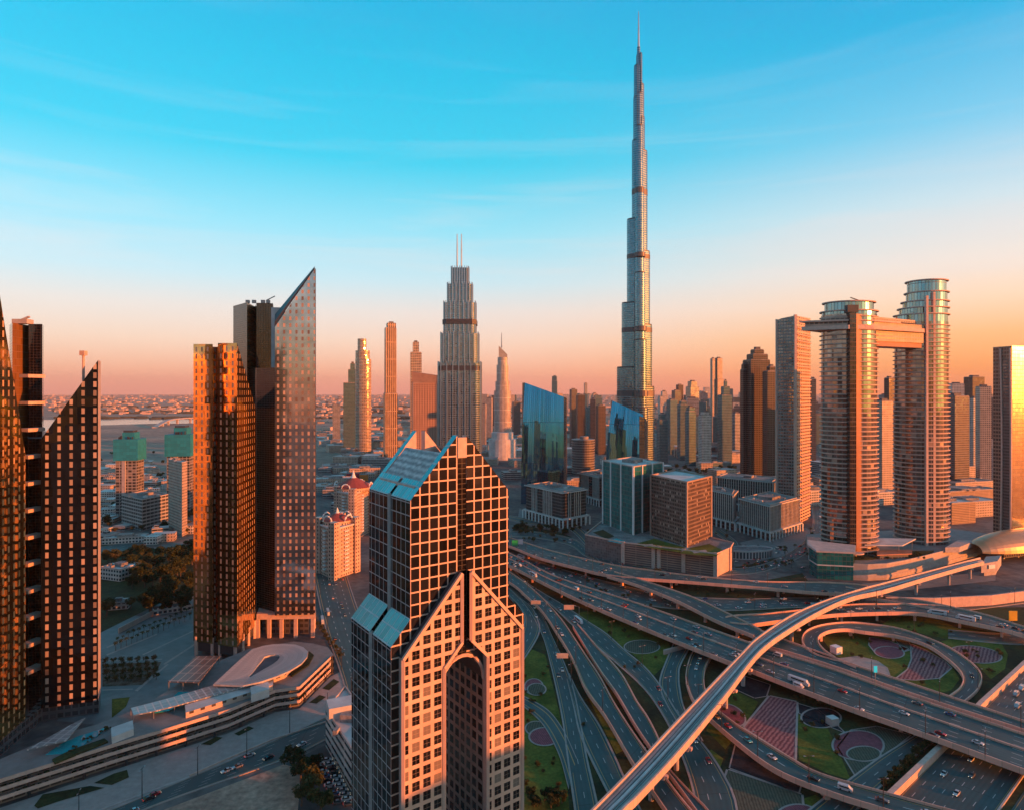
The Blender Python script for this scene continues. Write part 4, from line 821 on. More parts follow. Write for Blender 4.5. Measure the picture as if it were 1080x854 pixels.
# ------------------------------------------------------------------ oval sky-bridge pair
def oval_tower(t, px0, px1, Y, ytop, ry, floors_h=4.3, zb=12):
    w = X_(px1, Y)-X_(px0, Y); c = (X_((px0+px1)/2, Y), Y); z1 = Z_(ytop, Y); b = MB()
    b.prism(b.ring_poly(c, w/2-1.6, ry-1.6, 40), 0, z1, 0, 1, v0=zb); b.build('glass_body', [f_oval, white_roof], t)
    z = zb; b = MB()
    while z < z1:
        b.prism(b.ring_poly(c, w/2, ry, 40), z-.34, z+.34, 0, 0, True); z += floors_h
    b.build('floor_banding', concrete, t)
    return c, w, z1
def skybridge():
    t = thing('sky_bridge_towers', (X_(935,640), 640, 0), 'two oval banded glass towers joined near the top by a sky bridge', 'tower pair')
    c, w, z1 = oval_tower(t, 866, 924.5, 620, 333, 21)
    c2, w2, z2 = oval_tower(t, 944.5, 998.5, 660, 341, 22)
    zt = lambda y, Y: Z_(y, Y)
    def drum(c, rx, ry, za, zb, over=2.0):
        b = MB(); b.prism(b.ring_poly(c, rx, ry, 36), za, zb, 0, 1, v0=za-.6); b.prism(b.ring_poly(c, rx+over, ry+over, 36), zb, zb+1.0, 1, 1, True); b.build('crown_tier', [facade('crown_glass_%d' % int(zb*10), 3, 9, .06, .03, (.2,.2,.2), (.30,.42,.42), .85, .08, .02, .3), concrete], t)
    drum(c, w/2-2, 19, z1, zt(330, 620)); drum(c, w/2-4.5, 17, zt(330,620)+1, zt(320.5, 620), 2.2)
    z = z2; n = 5; offs = [(0,0), (2.2,1.5), (4.2,3.0), (6.0,4.6), (7.6,6)]
    ys = (341, 333.5, 326.5, 319.5, 310); 
    for k in range(4): drum((c2[0]+offs[k][0]*.9, c2[1]), w2/2-2-offs[k][0]*.95, 20-k, zt(ys[k],660)+(1 if k else 0), zt(ys[k+1],660))
    drum((c2[0]+5.5, c2[1]), w2/2-8.5, 16, zt(310,660)+1, zt(298,660), 2)
    # lift spine of the first tower, fins of the second
    def shaft(name, p0, p1, Y, y, d, m, back=6): b = MB(); b.prism([(X_(p0,Y-d), Y-d), (X_(p1,Y-d), Y-d), (X_(p1,Y-d), Y-d+back), (X_(p0,Y-d), Y-d+back)], 0, zt(y, Y-d), 0, 1); b.build(name, m, t)
    shaft('lift_spine', 896.5, 903, 620, 329, 24, [facade('spine_glass', 2, 4.3, .06, .1, (.08,.06,.05), (.12,.09,.08), .8, .1), dark_metal], 8)
    b = MB(); Yq = 596; b.prism([(X_(903.2,Yq), Yq), (X_(909,Yq+5), Yq+5), (X_(909,Yq+5)-1, Yq+10), (X_(903.2,Yq), Yq+8)], 0, zt(331,Yq), 0, 0); b.build('lift_spine', plain('bronze_cladding', (.30,.15,.10), .35, .4, .15), t)
    b = MB(); b.box((X_(898,600), 600, zt(330,600)), (10, 6, 7)); b.build('roof_plant', dark_metal, t)
    shaft('fin', 977, 979.3, 660, 312, 22.8, concrete, 3); shaft('fin', 984.5, 986.8, 660, 308, 20.5, concrete, 3)
    # bridge deck with terraces, cantilevering past the first tower
    def deck(name, pl, y0, y1, Yr, m): b = MB(); b.prism(PP(pl), zt(y1, Yr), zt(y0, Yr), 0, 1, True); b.build(name, m, t)
    br = facade('bridge_glass', 4, 3.4, .08, .26, (.50,.34,.27), (.12,.10,.09), .25, .35, .02, .5)
    deck('sky_bridge', [(845.5,612), (895,596), (922,600), (975,632), (976,672), (922,642), (868,640)], 345.0, 349, 615, [concrete, concrete])
    deck('sky_bridge', [(849,614), (895,600), (922,604), (972,636), (973,668), (922,638), (870,637)], 340.6, 345.0, 615, [br, white_roof])
    deck('sky_bridge', [(866,612), (895,600), (922,604), (965,636), (966,666), (922,636), (872,636)], 335.5, 339, 615, [br, white_roof])
    deck('sky_bridge', [(843,612.5), (895,598), (923,602), (950,620), (950,642), (923,640), (862,640)], 338.9, 340.6, 615, [concrete, concrete])
    deck('bridge_floor', [(921,606), (974,637), (974,668), (921,640)], 347.5, 361, 622, [br, white_roof])
    deck('bridge_floor', [(923,608), (972,638), (972,666), (923,638)], 361, 366, 622, [plain('bridge_soffit', (.42,.20,.12), .7, 0, .1), concrete])
    for p, Y in ((925,612), (975,640)):
        pass
    b = MB(); b.tube([(X_(911,620), 620, zt(322,620)), (X_(911,620), 620, zt(317,620))], .6, 6); b.bar((X_(897,620), 620, zt(314,620)), (X_(913,620), 620, zt(319.5,620)), .8, .8); b.box((X_(908,620), 620, zt(321,620)), (5, 4, 3)); b.build('roof_crane', dark_metal, t)
skybridge()

# ------------------------------------------------------------------ mid-ground office buildings
def lens_tower(name, label, front, tops, side, stop, lean=9.0, slant=5.0):
    """glass slab with a slanting top whose front leans back a little"""
    (p0, Y0), (p1, Y1) = front; t = thing(name, (X_((p0+p1)/2, Y0), Y0, 0), label, 'glass tower'); b = MB()
    z0, z1 = Z_(tops[0], Y0), Z_(tops[1], Y1); n = 7; m = 14; P = []
    A = Vector((X_(p0,Y0), Y0, 0)); B = Vector((X_(p1,Y1), Y1, 0)); d = (B-A); L = d.length; nn = Vector((d.y, -d.x, 0)).normalized()
    for i in range(n+1):
        row = []; f = i/n; bul = 4.0*(4*f*(1-f)); q = A+d*f; zt = z0+(z1-z0)*f
        for k in range(m+1):
            h = k/m; row.append((q+d.normalized()*(slant*(1-f)*h*h)+nn*(bul*.35-lean*h*h*1.0)+Vector((0,0,zt*h)), (L*f, zt*h)))
        P.append(row)
    for i in range(n):
        for k in range(m): b.face([P[i][k][0], P[i+1][k][0], P[i+1][k+1][0], P[i][k+1][0]], 0, [P[i][k][1], P[i+1][k][1], P[i+1][k+1][1], P[i][k+1][1]])
    b.build('glass_front', f_bluecurve, t, smooth=True)
    S = Vector((X_(side[0], side[1]), side[1], 0)); b = MB()
    bt = B-nn*lean; st = S+Vector((0,0,0)); zs = Z_(stop, side[1])
    back = A-nn*(S-B).length*.7; bl = -nn*(S-B).length*.7
    b.face([B, S, Vector((*st[:2], zs)), Vector((*bt[:2], z1))], 0, [(0,0),(30,0),(30,zs),(0,z1)])
    b.face([S, A+bl, A+bl+Vector((0,0,z0)), Vector((*S[:2], zs))], 0); b.face([A+bl, A, P[0][m][0], A+bl+Vector((0,0,z0))], 0)
    b.face([P[0][m][0]]+[P[i][m][0] for i in range(1, n+1)]+[Vector((*S[:2], zs)), A+bl+Vector((0,0,z0))], 1)
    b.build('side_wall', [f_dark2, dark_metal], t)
    return t
lens_tower('lens_tower', 'blue mirror-glass slab with a slanting top, mirroring a gold tower', ((549.5,950), (594.5,945)), (403.5,418.5), (598,985), 420, 9.5)
lens_tower('lens_tower', 'shorter blue-green mirror tower with an orange-lit cleft side', ((637.5,900), (677,880)), (422.5,437.5), (683,930), 445, 9, 9.0)
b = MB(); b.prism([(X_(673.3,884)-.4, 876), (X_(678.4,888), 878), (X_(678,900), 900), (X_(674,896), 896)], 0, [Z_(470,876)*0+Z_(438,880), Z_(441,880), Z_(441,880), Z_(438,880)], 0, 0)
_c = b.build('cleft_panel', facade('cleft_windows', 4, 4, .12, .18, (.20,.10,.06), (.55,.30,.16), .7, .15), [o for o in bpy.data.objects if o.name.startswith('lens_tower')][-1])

def office(name, label, near, left, right, z0, ytop, mats, kit=True, seed=1, base=None, cat='office building'):
    pl = corner(near, left, right); c = sum((Vector(p) for p in pl), Vector((0,0)))/4; t = thing(name, (c.x, c.y, 0), label, cat)
    z1 = Z_(ytop, near[1]); b = MB(); b.prism(pl, z0, z1, 0, 1); b.build('body', mats, t)
    if kit: roof_kit(t, pl, z1, seed)
    return t, pl, z1
t, pl, z1 = office('teal_office', 'teal glass office block with white vertical ribs and flat pale roof', (668,653), (636,711), (699,692), 15, 492.4, [f_teal, white_roof], seed=3)
for e in range(4):
    p, q = Vector(pl[e]), Vector(pl[(e+1) % 4]); n = (q-p); n = Vector((n.y, -n.x)).normalized()
    for k in range(4 if e in (0, 3) else 3):
        f = (0.0, .28, .62, 1.0)[k]; r = p.lerp(q, f)+n*.3; b = MB(); b.box((r.x, r.y, 20), (1.3, 1.3, z1-20+1), math.atan2((q-p).y, (q-p).x)); b.build('rib', white_paint, t)
t, pl, z1 = office('brown_office', 'brown gridded office cube on the green-roofed podium', (724.5,601), (686.5,653), (750,642), 15, 509, [f_brown, white_roof], kit=False)
b = MB(); parapet(b, inset(pl, .3), z1, 1.4, .9)
for p in pl: b.box((p[0], p[1], 20), (1.6, 1.6, z1-20+1.4), .6)
b.build('frame', plain('brown_stone', (.34,.24,.19), .7), t)
def green_podium():
    c = G(700,598); t = thing('green_roof_podium', (c.x, c.y, 0), 'low louvred parking podium with lawns on its roof', 'podium')
    A = [G(x, y) for x, y in ((617,585), (657,594.5), (756,608), (770,601))]; zr = 20.2
    dirb = Vector((.62, .78, 0))
    back = [A[3]+Vector((10, 20, 0)), A[3]+Vector((-20, 70, 0)), A[1]+Vector((40, 130, 0)), A[0]+Vector((35, 90, 0))]
    pl = [(p.x, p.y) for p in A+back]; b = MB(); b.prism(pl, 0, zr, 0, 2, sides=[1,0,3,0,0,0,0,0]); b.build('body', [f_parkade, facade('podium_stone', 2.2, 2.6, .06, .06, (.22,.19,.18), (.17,.15,.15), 0, .6), grey_roof, concrete], t)
    b = MB(); parapet(b, pl, zr, 1.2, .8); b.build('roof_parapet', concrete, t)
    b = MB()
    for p, q, f in ((A[1], A[2], 0.0), (A[1], A[2], .34), (A[1], A[2], .40), (A[1], A[2], .66), (A[1], A[2], .985), (A[2], A[3], 1.0)):
        r = p.lerp(q, f); b = MB(); b.box((r.x, r.y-.4, 0), (3.4, 1.6, zr+1.6), math.atan2((q-p).y, (q-p).x)); b.build('pilaster', concrete, t)
    def top(pix, z, m, nm): 
        b = MB(); P = [(G(x, y, z).x, G(x, y, z).y, z) for x, y in pix]; b.face(P if area2([p[:2] for p in P]) > 0 else P[::-1]); b.build(nm, m, t)
    top([(668,573.5), (690,567.5), (723,577), (716,582), (690,578)], zr+.15, grass_m, 'roof_lawn'); top([(716,583), (727,577.5), (748,573), (764,580), (755,586), (735,585)], zr+.15, grass_m, 'roof_lawn')
    top([(678,574), (688,573), (690,575), (680,576)], zr+.3, path_m, 'roof_path'); top([(730,581), (744,579), (746,581), (732,583)], zr+.3, path_m, 'roof_path')
    top([(625,561), (636,558), (648,565), (640,568)], zr+.15, dark_grass, 'roof_lawn'); top([(640,570), (650,567), (660,570), (655,573)], zr+.15, water, 'roof_pool')
green_podium()

def civic(name, label, near, left, right, ytop, cols=True, seed=0, gz=10.5, core=f_civic, ribs=None):
    """office block of dark glass behind pale ribs, over a colonnaded base, under a thin overhanging roof"""
    pl = corner(near, left, right); c = sum((Vector(p) for p in pl), Vector((0,0)))/4; t = thing(name, (c.x, c.y, 0), label, 'office building'); z1 = Z_(ytop, near[1])
    b = MB(); b.prism(pl, 0, z1-1.2, 0, 1); b.build('body', [core, grey_roof], t)
    out = inset(pl, -5); b = MB(); b.prism(out, gz-1.6, gz, 0, 0, True); b.build('colonnade_roof', white_roof, t)
    PS = bpy.data.materials.get('pale_stone') or plain('pale_stone', (.50,.44,.40), .7)
    for e in range(4):
        p, q = Vector(out[e]), Vector(out[(e+1) % 4]); L = (q-p).length; m = max(3, int(L/7)); a = math.atan2((q-p).y, (q-p).x)
        for k in range(m): w = p.lerp(q, k/m); b = MB(); b.box((w.x, w.y, 0), (1.3, 1.3, gz-1.5), a); b.build('column', white_paint, t)
        p, q = Vector(pl[e]), Vector(pl[(e+1) % 4]); L = (q-p).length; n = Vector(((q-p).y, -(q-p).x)).normalized(); m = int(L/3.4)
        for k in range(m+1):
            f = k/m
            if ribs and not any(a0 <= f <= a1 for a0, a1 in ribs): continue
            if e in (1, 2): continue
            w = p.lerp(q, f)+n*.35; r = MB(); r.box((w.x, w.y, gz), (1.0, .9, z1-gz-1.3), a); r.build('rib', PS, t)
    ov = inset(pl, -3.2); b = MB(); b.prism(ov, z1-1.2, z1, 0, 1, True); b.build('roof', [white_roof, grey_roof], t)
    roof_kit(t, inset(pl, 1.5), z1, seed, .9)
    return t
civic('civic_office', 'dark office block on a white colonnade behind the upper flyover', (593,779), (555,843), (618,807), 519, seed=5, gz=12, ribs=[(.18,.36), (.5,.75)])
civic('civic_office', 'dark ribbed office half hidden behind the teal glass block', (632,930), (611,985), (655,970), 503, seed=6, ribs=[(.1,.5), (.7,1)])
civic('civic_office', 'white-ribbed office with a colonnade and plant box standing by the car park', (812,714), (781,765), (842,765), 533, seed=7)
civic('civic_office', 'pale ribbed office just behind the brown gridded cube', (773,768), (742,815), (776,800), 521, seed=8)
civic('civic_office', 'longer pale office with orange-lit roof edge near the tall concave slab', (815,860), (757,915), (823,900), 508, seed=9)
def low_round():
    t = thing('entrance_pavilion', (X_(790,650), 650, 0), 'low pale round-fronted pavilion in front of the ribbed offices', 'pavilion'); b = MB(); c = (X_(792,640), 645)
    pl = b.ring_poly(c, 24, 11, 20, .1); b.prism(pl, 0, 8, 0, 1); b.build('body', [facade('pavilion_bays', 3.2, 8.2, .2, .12, (.5,.46,.43), (.12,.15,.16), .3, .2), grey_roof], t); b = MB(); parapet(b, pl, 8, 1); b.build('roof_parapet', white_roof, t)
low_round()
def round_office():
    t = thing('round_office', (X_(615,1290), 1290, 0), 'dark drum-shaped office with louvred floors between the blue towers', 'office building'); c = (X_(615,1290), 1290); r = 23.5; b = MB(); z1 = Z_(463,1290)
    b.prism(b.ring_poly(c, r-1, r-1, 28), 0, z1, 0, 1); b.build('body', [f_dark, dark_roof], t); b = MB(); z = 4
    while z < z1: b.prism(b.ring_poly(c, r, r, 28), z, z+1.6, 0, 0, True); z += 5
    b.build('louvres', plain('louvre_grey', (.22,.20,.19), .6), t); b = MB(); b.prism(b.ring_poly((c[0]+2, c[1]), 9, 9, 16), z1, z1+6, 0, 0); b.build('plant_room', grey_roof, t)
round_office()
# glass pavilion and curved podium under the sky-bridge towers
def right_podium():
    t = thing('curved_podium', (X_(940,585), 585, 0), 'curved stone podium with planted terrace under the oval towers', 'podium')
    fr = [G(x, y) for x, y in ((896,611), (915,612), (935,611), (955,607), (975,602), (1000,595), (1030,586))]; zr = 13
    pl = [(p.x, p.y) for p in fr]+[(X_(1045,690), 690), (X_(1000,720), 720), (X_(850,690), 690), (X_(856,600), 600)]
    b = MB(); b.prism(pl, 0, zr, 0, 1); b.build('body', [plain('podium_limestone', (.40,.34,.30), .7, var=.2), paving], t)
    b = MB()
    for i in range(len(fr)-1):
        for z in (3.0, 8.0): b.bar((*fr[i].xy, z), (*fr[i+1].xy, z), .9, 2.2)
        b.bar((*fr[i].xy, zr+.8), (*fr[i+1].xy, zr+.8), .8, 1.6)
    b.build('stone_bands', concrete_grey, t)
    b = MB(); b.prism(b.ring_poly((X_(905,590), 592), 17, 9, 20), zr, zr+1.2, 0, 0); b.build('planter', dark_grass, t); b = MB(); b.prism(PP([(955,590), (975,592), (985,615), (950,612)]), zr, zr+1.0, 0, 0); b.build('planter', dark_grass, t)
    b = MB(); c = (X_(918,600), 603); b.prism(PP([(912,600), (952,598), (966,625), (918,628)]), zr+9, zr+10, 0, 0, True); b.build('canopy', white_roof, t)
    b = MB(); b.prism(PP([(925,585), (962,590), (962,604), (925,600)]), zr+3.5, zr+4.4, 0, 0, True); b.build('canopy', plain('copper_roof', (.40,.20,.14), .5, .3), t)
    b = MB(); b.prism(PP([(928,586), (958,591), (958,602), (928,598)]), zr, zr+3.4, 0, 0); b.build('restaurant', f_dark, t)
    b = MB(); b.prism(b.ring_poly((X_(903,588), 590), 8, 5, 18), zr+4, zr+5, 0, 0, True); b.prism(b.ring_poly((X_(903,588), 590), 1.2, 1.2, 8), zr, zr+4, 0, 0, True); b.build('round_canopy', concrete, t)
    for p, Y in ((915,601), (948,600), (962,623), (921,626)): b = MB(); b.tube([(X_(p,Y), Y, zr), (X_(p,Y), Y, zr+9)], .3, 6); b.build('canopy_post', steel, t)
    b = MB(); b.prism(PP([(997,610), (1012,612), (1030,640), (1010,640)]), zr, zr+5, 0, 0); b.build('roof_pavilion', concrete_grey, t)
    t = thing('glass_pavilion', (X_(877,565), 565, 0), 'teal glass box with a pale sloping roof beside the far flyover', 'pavilion'); b = MB()
    pl = [tuple(G(x, y).xy) for x, y in ((853.5,604), (862,610), (900,612))]+[(X_(901,585), 585), (X_(853,600), 600)]
    b.prism(pl, 0, [25, 24, 24, 25, 26], 0, 1); b.build('body', [f_teal, concrete], t); ov = inset(pl, -1.6); b = MB(); b.prism(ov, [24.6,23.8,23.8,24.6,25.8], [26.2,25.2,25.2,26.2,27.2], 0, 0, True); b.build('roof', plain('pink_roof', (.52,.42,.38), .6), t)
    b = MB()
    for i in range(len(pl)): b.bar((*pl[i], 12.5), (*pl[(i+1) % 5], 12.5), .8, 1.0)
    b.build('floor_band', white_roof, t)
right_podium()
def metro_station():
    c = Vector((522, 650, 0)); t = thing('metro_station', c.to_tuple(), 'golden shell-shaped metro station where the viaduct ends', 'station'); ax = Vector((.954,.30,0)); ay = Vector((-.30,.954,0)); b = MB(); n, m = 24, 16
    P = []
    for i in range(n+1):
        u = -1+2*i/n; row = []
        for k in range(m+1):
            a = math.pi*k/m; rr = math.sqrt(max(0, 1-(abs(u)*.93)**2.4)); w = 17*rr; h = 17*rr
            q = c+ax*(u*76)+ay*(w*1.25*math.cos(a)); row.append((q.x, q.y, 10+h*1.05*math.sin(a)))
        P.append(row)
    for i in range(n):
        for k in range(m): b.face([P[i][k], P[i][k+1], P[i+1][k+1], P[i+1][k]], 0)
    b.build('shell_roof', plain('gold_shell', (.60,.34,.18), .38, .6, .12), t, smooth=True)
    b = MB(); b.prism([(c+ax*x+ay*y).xy for x, y in ((-50,-10), (50,-10), (50,10), (-50,10))], 4, 10, 0, 0); b.build('concourse', f_dark, t)
    for x in (-38, -18, 4, 26): b = MB(); q = c+ax*x; b.box((q.x, q.y, 0), (3.5, 3, 4.6), .64); b.build('pier', concrete_grey, t)
    t = thing('station_entrance', (X_(1046,585), 585, 0), 'tilted grey entrance box under the golden station shell', 'entrance'); b = MB()
    b.prism(PP([(1035,574), (1052,580), (1056,600), (1040,600)]), 4, [12,13,13,12], 0, 0, True); b.prism(PP([(1038,578), (1050,582), (1052,596), (1042,596)]), 0, 4, 0, 0); b.build('body', concrete_grey, t); b = MB(); b.prism(PP([(1043,575.5), (1049.5,578), (1049.5,578.6), (1043,576.2)]), 7, 10.5, 0, 0, True); b.build('window', white_paint, t)
metro_station()
# the mirror-gold tower at the edge, its right face towards the low sun
def gold_tower():
    t = thing('gold_tower', (X_(1075,690), 700, 0), 'bright gold mirror tower with a brown flank and curved ribs at the picture edge', 'skyscraper')
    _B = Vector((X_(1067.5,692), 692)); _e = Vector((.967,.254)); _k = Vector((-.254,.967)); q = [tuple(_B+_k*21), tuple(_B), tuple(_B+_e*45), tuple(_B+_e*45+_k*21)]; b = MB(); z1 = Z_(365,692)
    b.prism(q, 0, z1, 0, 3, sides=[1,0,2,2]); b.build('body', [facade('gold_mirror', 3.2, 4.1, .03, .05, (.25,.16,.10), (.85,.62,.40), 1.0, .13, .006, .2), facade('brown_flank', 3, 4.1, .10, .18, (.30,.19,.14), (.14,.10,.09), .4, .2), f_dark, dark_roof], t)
    b = MB(); A, B = Vector(q[0]), Vector(q[1]); n = Vector(((B-A).y, -(B-A).x)).normalized()
    for f0, amp in ((.42, .10), (.93, .04)):
        pts = []
        for k in range(13): h = k/12; w = A.lerp(B, f0+amp*math.sin(h*math.pi)*.8)+n*.6; pts.append(Vector((w.x, w.y, h*(z1-2))))
        for a, c in zip(pts[:-1], pts[1:]): b.bar(a, c, 1.6, 1.6)
    b.build('rib', concrete, t)
    b = MB(); pts = []; w0 = A.lerp(B, .52)+n*.35; w1 = A.lerp(B, .90)+n*.35; b.face([(*w0, 12), (*w1, 12), (*w1, z1-14), (*w0, z1-14)], 0, [(0,0),(20,0),(20,z1),(0,z1)]); b.build('glass_strip', f_dark, t)
gold_tower()

# ------------------------------------------------------------------ the skyline towers
def tower(name, label, p0, p1, y, Y, mat, tiers=None, a=.25, ratio=.9, crown=None, group=None, cat='tower', z0=0, kit=True):
    """a tower spanning two columns of the photograph at distance Y; tiers = (share of width, top row, offset) from the bottom up"""
    app = X_(p1, Y)-X_(p0, Y); w = app/(math.cos(abs(a))+ratio*math.sin(abs(a))); d = w*ratio
    c = (X_((p0+p1)/2, Y), Y+d/2); t = thing(name, (c[0], c[1], 0), label, cat, group)
    for i, (f, yy, off) in enumerate(tiers or ((1, y, 0),)):
        b = MB(); z1 = Z_(yy, Y); q = [rot2(sx*w*f/2, sy*d*f/2, a) for sx, sy in ((-1,-1),(1,-1),(1,1),(-1,1))]; cx = c[0]+off*app
        pl = [(cx+u, c[1]+v) for u, v in q]; b.prism(pl, z0, z1, 0, 1, u0=i*3); b.prism(inset(pl, .8), z1, z1+1.5, 1, 1); b.build('tier' if tiers else 'body', [mat, grey_roof], t)
    if kit:
        b = MB(); yy = (tiers[-1][1] if tiers else y); z1 = Z_(yy, Y); f = (tiers[-1][0] if tiers else 1); cx = c[0]+(tiers[-1][2]*app if tiers else 0)
        b.box((cx, c[1], z1+1.5), (w*f*.5, d*f*.45, max(3, w*.12)), a); b.build('roof_plant', dark_roof, t)
    if crown:
        ch, cw = crown; b = MB(); z1 = Z_(tiers[-1][1] if tiers else y, Y); cx = c[0]+(tiers[-1][2]*app if tiers else 0); b.tube([(cx, c[1], z1), (cx, c[1], z1+ch)], [cw, cw*.3], 6); b.build('spire', steel, t)
    return t
def round_tower(name, label, p0, p1, Y, tiers, mat, ry=.8, cat='tower', spire=None):
    t = thing(name, (X_((p0+p1)/2, Y), Y, 0), label, cat); z = 0; w = X_(p1,Y)-X_(p0,Y)
    for f, yy, off in tiers:
        c = (X_((p0+p1)/2, Y)+off*w, Y); b = MB(); b.prism(b.ring_poly(c, w/2*f, w/2*f*ry, 20), 0, Z_(yy, Y), 0, 1); b.build('tier', [mat, concrete_grey], t)
    if spire: b = MB(); b.tube([(X_(spire[0],Y), Y, Z_(spire[1],Y)), (X_(spire[0],Y), Y, Z_(spire[2],Y))], [2.2,.8], 6); b.build('spire', steel, t)
    return t
f_goldbal = facade('gold_balconies', 4.5, 3.8, .10, .22, (.50,.38,.28), (.40,.34,.28), .85, .12, .03, .5)
f_goldvert = facade('gold_ribs', 4.4, 40, .30, .02, (.50,.33,.20), (.16,.12,.10), .8, .1, .01, .4)
f_pinkgrid = facade('pink_grid', 5.0, 4.2, .24, .24, (.44,.27,.21), (.08,.07,.07), .5, .2, .02, .4)
tower('skyline_tower', 'small plain grey block left of the two-step teal tower', 349.3, 358.5, 427.5, 2000, f_grey)
tower('skyline_tower', 'teal two-step tower beside the round gold one', 359.5, 375.5, 384, 1700, f_tealcity, [(1, 404, 0), (.66, 390, .17), (.36, 383.5, .18)])
round_tower('skyline_tower', 'round gold balconied tower with a drum on top', 374.8, 391.5, 1650, [(1.0, 379, 0), (.9, 370, -.04), (.55, 357.5, -.08)], f_goldbal)
tower('skyline_tower', 'slim gold-ribbed tower standing alone with a notched crown', 402.5, 418.8, 346, 1500, f_goldvert, [(1, 415, 0), (.86, 346, 0), (.7, 341, .05)], a=.35)
tower('skyline_tower', 'slim round-topped tower rising behind the brown slab', 431, 444.5, 372, 1500, f_goldbal, [(1, 372, 0), (.55, 361, .0)], a=.2)
t = tower('skyline_tower', 'brown slab with a framed slanting top next to the twin-mast tower', 433, 463, 404, 1250, f_pinkgrid, [(1, 404, 0)], a=.22, ratio=.5, kit=False)
b = MB(); Y = 1246; b.prism(PP([(434.5,Y), (463,Y+8), (463,Y+40), (436,Y+40)]), Z_(404,Y), [Z_(392,Y), Z_(396,Y), Z_(396,Y+40), Z_(392,Y+40)], 0, 0); b.build('crown', plain('brown_crown', (.30,.20,.16), .6, .2), t)
t = round_tower('stepped_hotel_tower', 'pale stepped hotel tower with a sail-like crown and thin needle', 521, 539, 1600, [(1, 412, 0), (.84, 402, 0), (.70, 385, 0), (.58, 377, 0)], facade('pale_finned', 3.2, 30, .25, .02, (.62,.52,.46), (.30,.30,.30), .7, .15, .01, .4), .8, 'skyscraper')
b = MB(); Y = 1600; b.prism(PP([(526,Y-6), (535,Y-6), (535,Y+6), (526,Y+6)]), Z_(377,Y), [Z_(365,Y), Z_(374,Y), Z_(374,Y), Z_(365,Y)], 0, 0); b.build('crown', plain('bright_crown', (.6,.45,.34), .3, .5), t)
b = MB(); b.tube([(X_(529,Y), Y, Z_(367,Y)), (X_(529,Y), Y, Z_(351,Y))], [1.8,.6], 6); b.build('needle', steel, t)
b = MB(); b.prism(b.ring_poly((X_(530,Y-20), Y-20), 34, 26, 24), 0, Z_(462,Y), 0, 0); b.prism(b.ring_poly((X_(530,Y-20), Y-20), 27, 22, 24), 0, Z_(455,Y), 0, 0); b.build('podium', white_roof, t)
